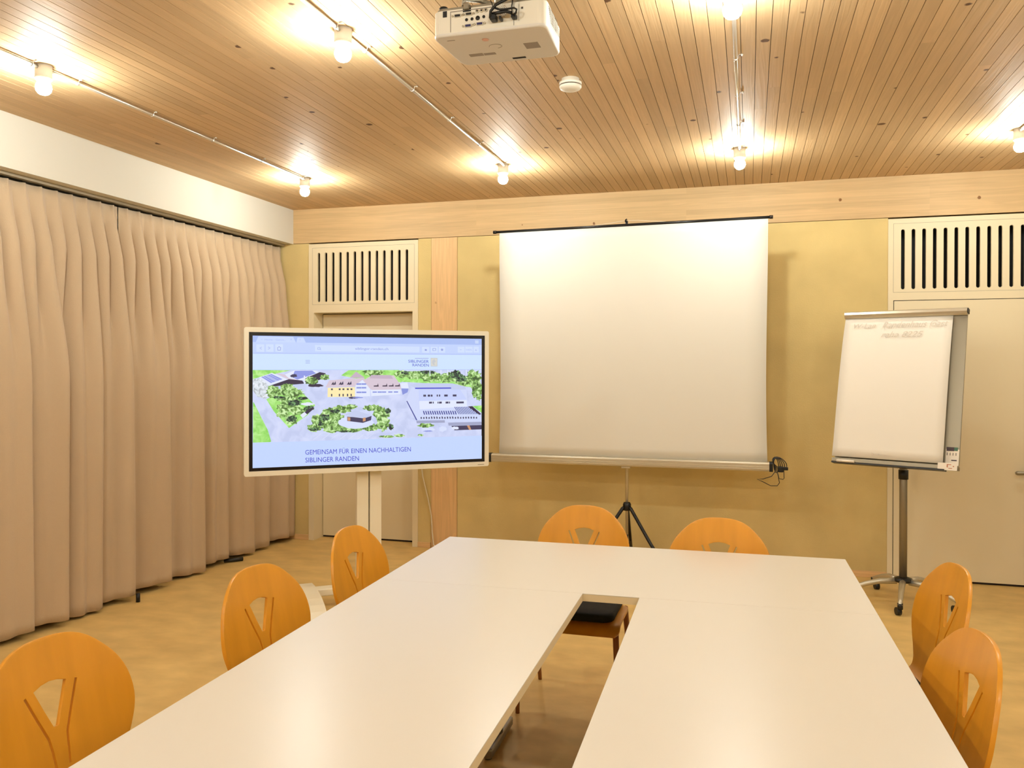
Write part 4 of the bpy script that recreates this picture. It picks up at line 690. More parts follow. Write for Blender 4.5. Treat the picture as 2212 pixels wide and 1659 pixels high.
('dark2',[(0.7907,0.4803),(0.7953,0.4812),(0.7954,0.4661),(0.7908,0.4652)]),
('dark2',[(0.7977,0.4802),(0.8105,0.481),(0.8106,0.4658),(0.7978,0.465)]),
('dark2',[(0.828,0.4797),(0.842,0.4805),(0.8421,0.4653),(0.8281,0.4645)]),
('dark2',[(0.8444,0.4794),(0.8491,0.4803),(0.8492,0.4651),(0.8445,0.4642)]),
('dark2',[(0.8785,0.4789),(0.9141,0.4793),(0.9142,0.464),(0.8787,0.4636)]),
('bluedark',[(0.7232,0.4073),(0.7283,0.4072),(0.7337,0.3769),(0.7285,0.3771)]),
('bluedark',[(0.7335,0.407),(0.7387,0.4069),(0.744,0.3767),(0.7389,0.3768)]),
('bluedark',[(0.7438,0.4068),(0.749,0.4067),(0.7544,0.3764),(0.7492,0.3765)]),
('bluedark',[(0.7542,0.4065),(0.7594,0.4064),(0.7648,0.3761),(0.7596,0.3763)]),
('bluedark',[(0.7646,0.4063),(0.7698,0.4062),(0.7752,0.3758),(0.77,0.376)]),
('bluedark',[(0.775,0.406),(0.7802,0.4059),(0.7856,0.3756),(0.7804,0.3757)]),
('bluedark',[(0.7854,0.4058),(0.7907,0.4057),(0.7961,0.3753),(0.7909,0.3754)]),
('bluedark',[(0.7959,0.4056),(0.8011,0.4054),(0.8066,0.375),(0.8013,0.3751)]),
('bluedark',[(0.8064,0.4053),(0.8116,0.4052),(0.8171,0.3747),(0.8118,0.3749)]),
('bluedark',[(0.8168,0.4051),(0.8221,0.4049),(0.8276,0.3744),(0.8223,0.3746)]),
('bluedark',[(0.8274,0.4048),(0.8326,0.4047),(0.8381,0.3742),(0.8329,0.3743)]),
('bluedark',[(0.8379,0.4046),(0.8432,0.4044),(0.8487,0.3739),(0.8434,0.374)]),
('bluedark',[(0.8485,0.4043),(0.8538,0.4042),(0.8593,0.3736),(0.854,0.3737)]),
('bluedark',[(0.8591,0.4041),(0.8644,0.4039),(0.8699,0.3733),(0.8646,0.3735)]),
('bluedark',[(0.8697,0.4038),(0.875,0.4037),(0.8805,0.373),(0.8752,0.3732)]),
('bluedark',[(0.8682,0.4364),(0.8718,0.4363),(0.8935,0.3747),(0.89,0.3748)]),
('bluedark',[(0.8759,0.4362),(0.8795,0.4361),(0.9012,0.3745),(0.8977,0.3746)]),
('bluedark',[(0.8836,0.436),(0.8871,0.436),(0.909,0.3743),(0.9054,0.3744)]),
('bluedark',[(0.8913,0.4359),(0.8948,0.4358),(0.9167,0.3741),(0.9131,0.3742)]),
('bluedark',[(0.899,0.4357),(0.9025,0.4357),(0.9244,0.3739),(0.9209,0.374)]),
('bluedark',[(0.9067,0.4356),(0.9103,0.4355),(0.9322,0.3737),(0.9286,0.3738)]),
('bluedark',[(0.9144,0.4354),(0.918,0.4353),(0.94,0.3735),(0.9364,0.3736)]),
('bluedark',[(0.9222,0.4353),(0.9257,0.4352),(0.9477,0.3733),(0.9441,0.3734)]),
('bluedark',[(0.9299,0.4351),(0.9335,0.435),(0.9555,0.3731),(0.9519,0.3732)]),
('bluedark',[(0.9377,0.4349),(0.9413,0.4349),(0.9633,0.3729),(0.9597,0.373)]),
('bluedark',[(0.9455,0.4348),(0.9491,0.4347),(0.9711,0.3727),(0.9675,0.3728)]),
('bluedark',[(0.9533,0.4346),(0.9568,0.4345),(0.979,0.3725),(0.9754,0.3726)]),
('dark2',[(0.7121,0.3562),(0.7178,0.3593),(0.719,0.3453),(0.7139,0.3414)]),
('dark2',[(0.7241,0.3543),(0.7298,0.359),(0.7311,0.3449),(0.7259,0.3411)]),
('dark2',[(0.7361,0.3606),(0.7419,0.3587),(0.7431,0.3446),(0.738,0.3407)]),
('dark2',[(0.7482,0.3526),(0.754,0.3583),(0.7552,0.3442),(0.7501,0.3403)]),
('dark2',[(0.7603,0.362),(0.7661,0.358),(0.7673,0.3438),(0.7622,0.34)]),
('dark2',[(0.7724,0.3604),(0.7782,0.3576),(0.7795,0.3435),(0.7743,0.3396)]),
('dark2',[(0.7846,0.3603),(0.7904,0.3573),(0.7917,0.3431),(0.7865,0.3392)]),
('dark2',[(0.7969,0.3516),(0.8026,0.3569),(0.8039,0.3428),(0.7987,0.3389)]),
('dark2',[(0.809,0.3598),(0.8149,0.3566),(0.8161,0.3424),(0.8109,0.3385)]),
('dark2',[(0.8213,0.3516),(0.8271,0.3562),(0.8284,0.342),(0.8232,0.3381)]),
('dark2',[(0.8336,0.3576),(0.8394,0.3559),(0.8407,0.3417),(0.8355,0.3378)]),
('dark2',[(0.8459,0.3561),(0.8518,0.3555),(0.853,0.3413),(0.8478,0.3374)]),
('dark2',[(0.8582,0.3582),(0.8641,0.3552),(0.8654,0.3409),(0.8601,0.337)]),
('dark2',[(0.8707,0.3492),(0.8765,0.3548),(0.8778,0.3405),(0.8725,0.3366)]),
('dark2',[(0.883,0.3542),(0.8889,0.3545),(0.8902,0.3402),(0.8849,0.3363)]),
('dark2',[(0.8955,0.347),(0.9014,0.3541),(0.9027,0.3398),(0.8974,0.3359)]),
('dark2',[(0.908,0.3495),(0.9139,0.3538),(0.9152,0.3394),(0.9098,0.3355)]),
('dark2',[(0.9204,0.3508),(0.9264,0.3534),(0.9277,0.3391),(0.9223,0.3351)]),
('dark2',[(0.933,0.3517),(0.9389,0.3531),(0.9402,0.3387),(0.9349,0.3348)]),
('dark2',[(0.9455,0.35),(0.9515,0.3527),(0.9528,0.3383),(0.9474,0.3344)]),
('dark2',[(0.9581,0.3495),(0.9641,0.3523),(0.9654,0.3379),(0.96,0.334)]),
('dark2',[(0.9708,0.3443),(0.9767,0.352),(0.978,0.3376),(0.9727,0.3336)]),
('conc',[(0.6929,0.3301),(0.8244,0.328),(0.8246,0.3077),(0.6953,0.308)]),
('conc',[(0.8398,0.3072),(0.9994,0.3081),(0.9984,0.2834),(0.8423,0.2828)]),
('dark2',[(0.8547,0.2803),(0.9996,0.2813),(0.9987,0.2443),(0.8697,0.2432)]),
('dark',[(0.9335,0.4371),(0.9544,0.4397),(0.9971,0.372),(0.9881,0.3661)]),
('grass',[(0.9544,0.4397),(0.9995,0.444),(0.9988,0.3822)]),
('wallw',[(0.888,0.2608),(0.8873,0.2583),(0.8917,0.2537),(0.8869,0.2521),(0.8832,0.2503),(0.8788,0.2499),(0.8742,0.2518),(0.8707,0.2508),(0.8655,0.2487),(0.8635,0.2527),(0.8587,0.2534),(0.857,0.2563),(0.8578,0.2594),(0.8583,0.2619),(0.8586,0.2643),(0.8553,0.2682),(0.8607,0.269),(0.8623,0.2718),(0.8659,0.2734),(0.87,0.275),(0.8742,0.2716),(0.8785,0.2722),(0.8836,0.2721),(0.8867,0.2695),(0.888,0.2664),(0.8908,0.2638)]),
('orange',[(0.9287,0.2797),(0.9407,0.2813),(0.9499,0.2441),(0.9398,0.2425)]),
('bluedark',[(0.6475,0.4906),(0.652,0.4905),(0.6974,0.3349),(0.6928,0.3321)]),
('tree',[(0.7744,0.2872),(0.7747,0.2822),(0.7666,0.279),(0.7569,0.278),(0.752,0.2756),(0.7487,0.27),(0.7401,0.2691),(0.7315,0.2713),(0.7223,0.2707),(0.7184,0.2762),(0.711,0.2781),(0.7067,0.2817),(0.6985,0.2851),(0.6941,0.2901),(0.7054,0.2936),(0.7103,0.2964),(0.7111,0.3007),(0.7127,0.3066),(0.7205,0.3097),(0.732,0.3032),(0.7392,0.3051),(0.7475,0.3049),(0.7584,0.3053),(0.762,0.3),(0.7651,0.2957),(0.776,0.2924)]),
('road2',[(0.779,0.2568),(0.7802,0.2528),(0.7763,0.2495),(0.7735,0.2457),(0.765,0.2448),(0.7588,0.2428),(0.7508,0.2439),(0.7436,0.2431),(0.7351,0.2428),(0.7277,0.245),(0.722,0.2481),(0.7198,0.2521),(0.7194,0.2558),(0.7195,0.2591),(0.7206,0.2623),(0.7167,0.267),(0.724,0.2689),(0.7286,0.2718),(0.7361,0.2726),(0.7442,0.2697),(0.7505,0.2716),(0.7566,0.27),(0.7669,0.2713),(0.7705,0.2673),(0.7712,0.2633),(0.7754,0.2604)]),
('blue',[(0.7703,0.2421),(0.7666,0.241),(0.7663,0.2397),(0.7611,0.2393),(0.7581,0.2385),(0.7551,0.2374),(0.7494,0.2386),(0.7448,0.2377),(0.7394,0.2379),(0.7338,0.2385),(0.7325,0.2402),(0.7291,0.2413),(0.7242,0.2424),(0.7252,0.2439),(0.7252,0.2453),(0.7298,0.246),(0.735,0.2463),(0.7346,0.2482),(0.7416,0.2471),(0.7447,0.2485),(0.7494,0.2474),(0.7552,0.248),(0.7591,0.2469),(0.762,0.2457),(0.7645,0.2446),(0.7646,0.2434)]),
('road2',[(0.8353,0.2547),(0.8313,0.2494),(0.8326,0.2423),(0.8249,0.2428),(0.8218,0.2407),(0.8193,0.2374),(0.816,0.2351),(0.8115,0.2288),(0.8088,0.2383),(0.804,0.2374),(0.7988,0.239),(0.7998,0.2466),(0.7985,0.2513),(0.7986,0.2561),(0.8002,0.2603),(0.7977,0.2668),(0.8003,0.2711),(0.805,0.2718),(0.8073,0.2771),(0.8116,0.2777),(0.816,0.2794),(0.8192,0.2738),(0.8225,0.2713),(0.829,0.2721),(0.8306,0.2661),(0.8328,0.2607)]),
('wallw',[(0.2442,0.201),(0.2463,0.2009),(0.2774,0.2426),(0.2753,0.2426)]),
('wallw',[(0.2807,0.1993),(0.2828,0.1992),(0.3141,0.241),(0.312,0.2411)]),
('wallw',[(0.3176,0.1976),(0.3197,0.1975),(0.3512,0.2395),(0.3491,0.2396)]),
('wallw',[(0.3547,0.1959),(0.3568,0.1958),(0.3886,0.2379),(0.3864,0.238)]),
('wallw',[(0.3921,0.1941),(0.3942,0.194),(0.4262,0.2363),(0.4241,0.2364)]),
('wallw',[(0.4297,0.1924),(0.4319,0.1923),(0.4642,0.2347),(0.462,0.2348)]),
('wallw',[(0.4677,0.1906),(0.4699,0.1905),(0.5024,0.2331),(0.5002,0.2332)]),
('tree',[(0.5921,0.2066),(0.5947,0.2041),(0.589,0.2024),(0.588,0.1997),(0.5838,0.1972),(0.5728,0.1983),(0.565,0.1982),(0.5567,0.1975),(0.5493,0.1993),(0.5433,0.2011),(0.5414,0.2037),(0.5275,0.2043),(0.5287,0.2071),(0.5228,0.2097),(0.531,0.2115),(0.5266,0.2149),(0.5328,0.2166),(0.5443,0.2159),(0.5477,0.2189),(0.5578,0.216),(0.5652,0.2182),(0.5742,0.2178),(0.5818,0.216),(0.5837,0.2129),(0.5886,0.2111),(0.5889,0.2088)]),
('tree',[(0.6432,0.2123),(0.6395,0.2095),(0.6392,0.2063),(0.6336,0.2049),(0.6292,0.2034),(0.6264,0.1997),(0.6201,0.1992),(0.6139,0.2005),(0.6084,0.202),(0.6019,0.2026),(0.6014,0.2069),(0.5985,0.2092),(0.5923,0.2113),(0.5927,0.2145),(0.5925,0.2177),(0.595,0.2204),(0.6007,0.2217),(0.6061,0.2221),(0.6078,0.2263),(0.6135,0.2273),(0.6194,0.2253),(0.624,0.2234),(0.6314,0.2241),(0.6313,0.2197),(0.634,0.2175),(0.6393,0.2154)]),
('tree',[(0.7256,0.2108),(0.7267,0.208),(0.7219,0.2072),(0.7244,0.2029),(0.7196,0.2036),(0.7176,0.2017),(0.7143,0.2034),(0.7117,0.202),(0.7087,0.2021),(0.7046,0.2018),(0.705,0.2059),(0.7038,0.2078),(0.6989,0.2091),(0.6982,0.2119),(0.7009,0.2142),(0.7018,0.2165),(0.702,0.2195),(0.706,0.2197),(0.7087,0.2206),(0.7115,0.221),(0.7144,0.2201),(0.7171,0.2196),(0.7198,0.2188),(0.7207,0.2163),(0.724,0.2154),(0.7268,0.2134)]),
('foot',[(0.001,0.1908),(1.001,0.1917),(1,0),(0,0)]),
]
SCREEN_TEXT = [('GEMEINSAM FÜR EINEN NACHHALTIGEN', 'ink', (0.2122, 0.0873), (0.6684, 0.0826), (0.212, 0.1235)), ('SIBLINGER RANDEN', 'ink', (0.2125, 0.0272), (0.4389, 0.0253), (0.2123, 0.0634)), ('SIBLINGER', 'ink', (0.6567, 0.7996), (0.7497, 0.798), (0.6565, 0.8224)), ('RANDEN', 'ink', (0.6756, 0.77), (0.7499, 0.7679), (0.6754, 0.7919)), ('siblinger-randen.ch', 'icon', (0.4227, 0.8997), (0.567, 0.8986), (0.4225, 0.9191)), ('Home - Genos...', 'icon2', (0.0478, 0.9645), (0.1332, 0.9637), (0.0477, 0.9785)), ('100%', 'icon2', (0.9252, 0.9016), (0.952, 0.9013), (0.9251, 0.9128))]
# ================================================================== television on a white stand
TVY = .652; TVC = Vector((1.6555, -1.8542, 0))
tv = empty('television', (TVC.x, TVC.y, 0), TVY, 'large television on a white stand, showing a web page with an aerial view', 'television')
w2, h2, zc = .753, .4345, 1.3184        # local: x right, -y toward the viewer
fx0, fx1, fz0, fz1 = -w2, w2, zc-h2, zc+h2
def ring(mb, o, i, y0, y1):
    (a0, b0, a1, b1), (c0, d0, c1, d1) = o, i
    for bx in ((a0, b0, c0, b1), (c1, b0, a1, b1), (c0, b0, c1, d0), (c0, d1, c1, b1)): mb.box(bx[0], y0, bx[1], bx[2], y1, bx[3])
b = MB().m(M_tvwhite)
outl = rrect(fx0, fz0, fx1, fz1, .012); plate(b, outl, [[(fx0+.027, fz0+.029), (fx1-.027, fz0+.029), (fx1-.027, fz1-.028), (fx0+.027, fz1-.028)]], 0, .045)
b.build('screen_frame', None, tv)
b = MB().m(M_tvblack); sx0, sx1, sz0, sz1 = fx0+.048, fx1-.048, fz0+.049, fz1-.049
b.box(fx0+.0265, .006, fz0+.0285, fx1-.0265, .014, fz1-.0275); b.build('black_bezel', None, tv)
b = MB().m(M_stand); b.box(fx0+.02, .045, fz0+.02, fx1-.02, .075, fz1-.02, bev=.008); b.build('back_cover', None, tv)
b = MB().m(M_alu_dark); b.box(fx1-.075, -.0006, fz0+.010, fx1-.032, .001, fz0+.0135); b.build('maker_plate', None, tv)
EM = {'base': (197, 216, 255), 'tabbar': (166, 188, 242), 'tab': (198, 215, 255), 'tool': (192, 210, 253), 'line': (178, 196, 246), 'btn': (206, 222, 255), 'white': (228, 238, 255), 'icon2': (164, 182, 232), 'icon': (138, 152, 216),
      'head': (204, 226, 255), 'ink2': (140, 150, 224), 'logo': (196, 200, 206), 'logo2': (214, 213, 205), 'road': (203, 212, 246), 'road2': (214, 224, 254), 'grass': (164, 228, 120), 'rub': (216, 226, 232), 'tree': (150, 200, 104), 'treed': (44, 72, 50),
      'roofw': (226, 232, 252), 'roofp': (214, 198, 214), 'roofp2': (196, 176, 196), 'roofg': (194, 204, 238), 'solar': (140, 152, 228), 'dark': (52, 40, 70), 'dark2': (62, 58, 92), 'yellow': (250, 234, 178), 'wallw': (224, 232, 255), 'wallw2': (206, 216, 250),
      'wallw3': (198, 210, 252), 'blue': (132, 146, 220), 'bluestrong': (52, 58, 205), 'bluedark': (62, 68, 150), 'orange': (206, 150, 110), 'conc': (160, 166, 200), 'foot': (194, 214, 255), 'ink': (62, 64, 200)}
EMAT = {}
def emat(k):
    if k not in EMAT:
        c = S(*EM[k]); m_ = bpy.data.materials.new('screen_'+k); m_.use_nodes = True; nt = m_.node_tree; p = nt.nodes['Principled BSDF']; p.inputs['Base Color'].default_value = (.01, .01, .012, 1); p.inputs['Roughness'].default_value = .3
        p.inputs['Emission Color'].default_value = c; p.inputs['Emission Strength'].default_value = 1.0
        if k in ('tree', 'treed', 'grass', 'rub', 'road'):
            tc = nt.nodes.new('ShaderNodeTexCoord'); n = nt.nodes.new('ShaderNodeTexNoise'); n.inputs['Scale'].default_value = {'tree': 52, 'treed': 60, 'grass': 22, 'rub': 60, 'road': 12}[k]; n.inputs['Detail'].default_value = 5; n.inputs['Distortion'].default_value = .8
            cr = nt.nodes.new('ShaderNodeValToRGB'); e = cr.color_ramp.elements
            lo, mid, hi = {'tree': ((62, 92, 50), (136, 184, 96), (214, 244, 182)), 'treed': ((20, 26, 40), (48, 70, 60), (120, 170, 110)), 'grass': ((140, 214, 96), (164, 228, 120), (190, 240, 150)), 'rub': ((176, 182, 190), (214, 224, 232), (236, 240, 250)), 'road': ((194, 204, 240), (204, 213, 247), (212, 220, 252))}[k]
            e[0].color = S(*lo); e[0].position = .38; e[1].color = S(*hi); e[1].position = .64; q = e.new(.5); q.color = S(*mid)
            nt.links.new(tc.outputs['Object'], n.inputs[0]); nt.links.new(n.outputs[0], cr.inputs[0]); nt.links.new(cr.outputs[0], p.inputs['Emission Color'])
        EMAT[k] = m_
    return EMAT[k]
b = MB(); L_ = [0]
def suv(u, v): return (sx0+u*(sx1-sx0), .0055-L_[0]*.00002, sz0+v*(sz1-sz0))
b.m(emat('base')); b.face([suv(0, 0), suv(1, 0), suv(1, 1), suv(0, 1)])
def clampf(pts): return [(min(1, max(0, u)), min(1, max(0, v))) for u, v in pts]
for col, pts in SCREEN_POLYS:
    L_[0] += 1; b.m(emat(col)); pts = clampf(pts); f = b.face([suv(u, v) for u, v in pts])
    f.normal_update()
    if f.normal.y > 0: f.normal_flip()
def put_text(mb, s, fn, p0, p1, ph, shear=0):
    """text laid so that its box spans p0 (lower left), p1 (lower right) and height to ph"""
    vs_, fs = text_polys(s, shear); x0 = min(v[0] for v in vs_); x1 = max(v[0] for v in vs_); caps = .69
    vv = [mb.bm.verts.new(fn(p0[0]+(p1[0]-p0[0])*(x-x0)/(x1-x0)+(ph[0]-p0[0])*y/caps, p0[1]+(p1[1]-p0[1])*(x-x0)/(x1-x0)+(ph[1]-p0[1])*y/caps)) for x, y in vs_]
    for f in fs:
        try: g = mb.bm.faces.new([vv[i] for i in f]); g.material_index = mb.cur
        except ValueError: pass
for s, col, p0, p1, ph in SCREEN_TEXT:
    L_[0] += 1; b.m(emat(col)); put_text(b, s, suv, p0, p1, ph)
b.build('display_image', None, tv)
# stand
st = empty('television_stand', (TVC.x, TVC.y, 0), TVY, 'white floor stand with twin columns carrying the television', 'stand')
for s in (-1, 1):
    b = MB().m(M_stand); b.box(-.006+s*.0405-.0365, .082, .10, -.006+s*.0405+.0365, .135, 1.30, bev=.004); b.build('column', None, st)
b = MB().m(M_alu_dark); b.box(-.012, .10, .10, 0, .125, 1.30); b.build('cable_channel', None, st)
b = MB().m(M_stand); b.box(-.32, .275, .070, .32, .365, .115, bev=.006); b.build('cross_bar', None, st); b = MB().m(M_stand); b.box(-.07, .08, .075, .07, .28, .110, bev=.005); b.build('column_foot', None, st)
b = MB().m(M_alu_dark); b.box(-.30, .077, 1.12, .30, .0815, 1.50, bev=.001); b.build('mounting_plate', None, st)
for s in (-1, 1):
    f = MB().m(M_stand); t = bmesh.new(); prof_ = [(.50, .080), (.43, .122), (.30, .136), (.20, .140), (.10, .142), (0, .138), (-.10, .126), (-.18, .108), (-.25, .080), (-.285, .055)]
    x0_ = s*.36
    top = []; bot = []
    for (y, z) in prof_: top.append((y, z)); bot.append((y, max(z-.045, .045)))
    for i in range(len(top)-1):
        vsx = [[t.verts.new((x0_+q*.052+(-s*.0)*0, yy, zz)) for q in (-1, 1)] for yy, zz in (top[i], top[i+1], bot[i+1], bot[i])]
        for a, c in ((0, 1), (1, 2), (2, 3), (3, 0)):
            fc = t.faces.new((vsx[a][0], vsx[a][1], vsx[c][1], vsx[c][0]))
        if True: t.faces.new([v[0] for v in vsx]); t.faces.new([v[1] for v in vsx][::-1])
    bmesh.ops.remove_doubles(t, verts=t.verts, dist=1e-5); bmesh.ops.recalc_face_normals(t, faces=t.faces); f.merge(t); f.build('foot_rail', None, st)
    for yy in (.30, -.235):
        c = MB().m(M_black); c.lathe([(0, -.02), (.024, -.02), (.027, -.014), (.027, .014), (.024, .02), (0, .02)], (x0_, yy, .027), axis='x', seg=18); c.box(x0_-.028, yy-.03, .035, x0_+.028, yy+.03, .060, bev=.006); c.build('caster', None, st)
# white cable hanging behind the television
b = MB().m(M_cable); b.tube([(1.21, -.06, .95), (1.222, -.04, .75), (1.24, -.03, .60), (1.285, -.026, .42), (1.315, -.025, .28), (1.325, -.03, .14), (1.345, -.05, .04), (1.40, -.10, .006), (1.47, -.16, .005)], .005, 8)
tag(b.build('power_cable'), 'white cable hanging down to the floor between the television and the post', 'cable')
# ================================================================== projection screen on a tripod
YS = -.5
sc = empty('projection_screen', (3.0, YS, 0), 0, 'large white pull-up projection screen on a black tripod', 'projection screen')
b = MB().m(M_screen); n = 24; g = []
for j in range(n+1):
    z = .862+(2.532-.862)*j/n; k = j/n; inn = .018*math.sin(PI*(1-k))*(1-k); row = []
    for i in range(13):
        u = i/12; x = -.949+.0*k+(1.941-.0)*u; x += (inn if u < .5 else -inn)*abs(2*u-1); row.append(b.bm.verts.new((x, -.005*math.sin(PI*u)*math.sin(PI*k), z+(.004+.016*u)*k)))
    g.append(row)
for j in range(n):
    for i in range(12): f = b.bm.faces.new((g[j][i], g[j][i+1], g[j+1][i+1], g[j+1][i])); f.smooth = True; f.material_index = 0
o = b.build('screen_fabric', None, sc); sm = o.modifiers.new('t', 'SOLIDIFY'); sm.thickness = .0012
b = MB().m(M_blackmetal); b.tube([(-.985, 0, 2.541), (1.012, 0, 2.561)], .0095, 14)
for x_, z_ in ((-.985, 2.541), (1.012, 2.561)): b.lathe([(0, -.012), (.0125, -.012), (.0125, .012), (0, .012)], (x_, 0, z_), axis='x', seg=14)
b.build('top_bar', None, sc)
b = MB().m(M_blackmetal); b.box(.002, .008, 2.45, .020, .026, 2.585, bev=.003); b.tube([(.011, .017, 2.583), (.011, .0, 2.592), (.008, -.012, 2.584), (.008, -.012, 2.57)], .006, 8); b.build('hanger_hook', None, sc)
b = MB().m(M_cable); b.tube([(-.28, -.002, 2.551), (-.1, -.002, 2.570), (.0, -.006, 2.582), (.1, -.002, 2.580), (.30, -.002, 2.561)], .0018, 6); b.build('hanging_wire', None, sc)
b = MB().m(M_alu)
cs = [(-.030, .812), (-.026, .806), (.022, .806), (.030, .815), (.032, .850), (.020, .868), (-.002, .870), (-.020, .866), (-.031, .856), (-.031, .842), (-.029, .840), (-.031, .838), (-.031, .826), (-.029, .824), (-.031, .822)]
Mx = Matrix(((0, 0, 1, 0), (1, 0, 0, 0), (0, 1, 0, 0), (0, 0, 0, 1)))
b.prism(cs, -1.003, 1.005, M=Mx); b.build('screen_case', None, sc)
for s, x_ in ((-1, -1.016), (1, 1.016)):
    b = MB().m(M_black); b.prism([(y*1.06+.0, .838+(z-.838)*1.08) for y, z in cs[:9]], x_-.012, x_+.012, M=Mx); b.build('end_cap', None, sc)
b = MB().m(M_alu); b.tube([(.012, .055, .30), (.012, .055, 1.6)], .0105, 14); b.tube([(.012, .050, 1.55), (.012, .050, 2.47)], .008, 12); b.build('pole', None, sc)
b = MB().m(M_alu); b.box(-.020, -.018, .790, .044, .062, .805, bev=.004); b.build('case_bracket', None, sc)
b = MB().m(M_blackmetal); b.lathe([(.013, -.03), (.026, -.03), (.030, -.015), (.030, .015), (.022, .03), (.013, .03)], (.012, .055, .505), seg=16); b.build('tripod_hub', None, sc)
hub = Vector((.012, .055, .50))
for a in (-28, 92, 212):
    d = Vector((math.cos(math.radians(a)), math.sin(math.radians(a)), 0)); b = MB().m(M_blackmetal); e = hub+d*.42; e.z = .012
    b.tube([hub+d*.022, hub+d*.035+Vector((0, 0, -.01)), hub+(e-hub)*.5, e], [.012, .013, .0125, .012], 10); lg = b.build('leg', None, sc)
    b = MB().m(M_blackmetal); mpt = hub+(e-hub)*.60; b.tube([mpt, Vector((.012, .055, .15))], .006, 8); b.build('strut', None, lg)
b = MB().m(M_blackmetal); b.lathe([(.012, -.02), (.019, -.02), (.019, .02), (.012, .02)], (.012, .055, .15), seg=14); b.tube([(.012, .055, .10), (.012, .055, .32)], .0095, 12); b.build('strut_collar', None, sc)
# coiled cable on the right end of the case
b = MB().m(M_black); bx, by, bz = 1.048, -.045, .85; r = random.Random(5)
for k in range(5):
    pts = []; rx = .030+.006*k; rz_ = .048-.003*k; ox = bx+.006*k; 
    for i in range(17): a = 2*PI*i/16; pts.append((ox+rx*math.cos(a)*(.55+.08*k), by+.006*k, bz+.004*k+rz_*math.sin(a)-(.35*rx*math.cos(a))))
    b.tube(pts, .0032, 6)
b.box(bx+.012, by-.012, bz-.045, bx+.048, by+.025, bz-.005, bev=.006); b.box(bx+.045, by-.010, bz-.030, bx+.078, by+.010, bz-.008, bev=.004)
b.tube([(bx-.005, by, bz-.04), (bx-.03, by, bz-.075), (bx-.085, by, bz-.095), (bx-.125, by, bz-.098), (bx-.085, by, bz-.115), (bx-.035, by, bz-.140), (bx+.008, by, bz-.138), (bx+.022, by, bz-.118), (bx+.015, by, bz-.075), (bx+.006, by, bz-.04)], .0028, 6)
b.tube([(bx+.01, by, bz-.05), (bx+.02, by, bz-.088), (bx+.045, by, bz-.093), (bx+.052, by, bz-.085), (bx+.05, by, bz-.03)], .0026, 6)
for v in b.bm.verts: v.co += Vector((3.0, YS, 0))
tag(b.build('coiled_cable'), 'coiled black cable with plug hanging on the right end of the screen case', 'cable')
# ================================================================== flip chart
FY, FT = -.418, .238; hubp = Vector((4.832, -.635, 0))
fc = empty('flip_chart', hubp, 0, 'grey flip chart easel on wheels with a written paper pad', 'flip chart')
dd = Vector((math.cos(FY), math.sin(FY), 0)); nn = Vector((math.sin(FY), -math.cos(FY), 0)); upv = Vector((0, 0, 1))*math.cos(FT)-nn*math.sin(FT); outv = dd.cross(upv).normalized()
if outv.dot(nn) < 0: outv = -outv
fcc = Vector((4.795, -.703, 1.403))-hubp
MF = Matrix(((dd.x, -outv.x, upv.x, fcc.x), (dd.y, -outv.y, upv.y, fcc.y), (dd.z, -outv.z, upv.z, fcc.z), (0, 0, 0, 1)))      # board frame: x right, -y out of the board, z up
b = MB().m(M_alu_dark); b.box(-.368, .002, -.498, .368, .016, .485, bev=.003, M=MF); b.build('board', None, fc)
b = MB().m(M_alu); b.prism([(-.032, .466), (-.040, .478), (-.038, .494), (-.024, .504), (.0, .505), (.012, .498), (.016, .484), (.010, .466), (-.004, .458), (-.022, .458)], -.371, .371, M=MF @ Mx); b.build('clamp_bar', None, fc)
b = MB().m(M_black); b.box(.371, -.030, .470, .377, .014, .500, bev=.002, M=MF); b.build('clamp_end', None, fc)
b = MB().m(M_paper); n = 16; g = []; 
def paper_pt(u, k):   # u 0..1 across, k 0 top .. 1 bottom
    xl = -.368+(-.004)*k; bulge = .022*math.sin(PI*min(1, k*1.1))+.030*k*k
    xr = .290-.004*k
    return (xl+(xr-xl)*u, -.010-.020*math.sin(PI*.5*min(1, k*5))*(.5)-bulge*(.8-.25*u), .470-.952*k+.010*u*k*0)
for j in range(n+1): g.append([b.bm.verts.new(MF @ Vector(paper_pt(i/10, j/n))) for i in range(11)])
for j in range(n):
    for i in range(10): f = b.bm.faces.new((g[j][i], g[j+1][i], g[j+1][i+1], g[j][i+1])); f.smooth = True
o = b.build('paper_pad', None, fc); sm = o.modifiers.new('t', 'SOLIDIFY'); sm.thickness = .006; sm.offset = -1
def pfn(u, k):
    p_ = Vector(paper_pt(u, k)); p_.y -= .0075; return MF @ p_
for s_, a_ in (('W-Lan', ((.095, .092), (.31, .088), (.095, .055))), ('Randenhaus Gast', ((.375, .090), (.965, .086), (.378, .046))), ('raha 8225', ((.37, .158), (.75, .158), (.375, .118)))):
    b = MB().m(M_ink); put_text(b, s_, pfn, *a_, .3); b.build('handwriting', None, fc)
b = MB().m(M_ink); pts = [pfn(.385+.012*math.cos(a), .971+.008*math.sin(a)) for a in (0, 1.05, 2.1, 3.14, 4.2, 5.2)]; b.face(pts)
for k in range(12): b.face([pfn(.425+.012*k, .966+.0006*k), pfn(.432+.012*k, .966+.0006*k), pfn(.432+.012*k, .975), pfn(.425+.012*k, .975)])
o = b.build('paper_mark', None, fc)
b = MB().m(M_alu_dark); b.box(-.371, -.045, -.516, .371, .014, -.492, bev=.002, M=MF); b.m(M_black).box(-.372, -.047, -.525, .30, .012, -.5162, M=MF); b.build('pen_tray', None, fc)
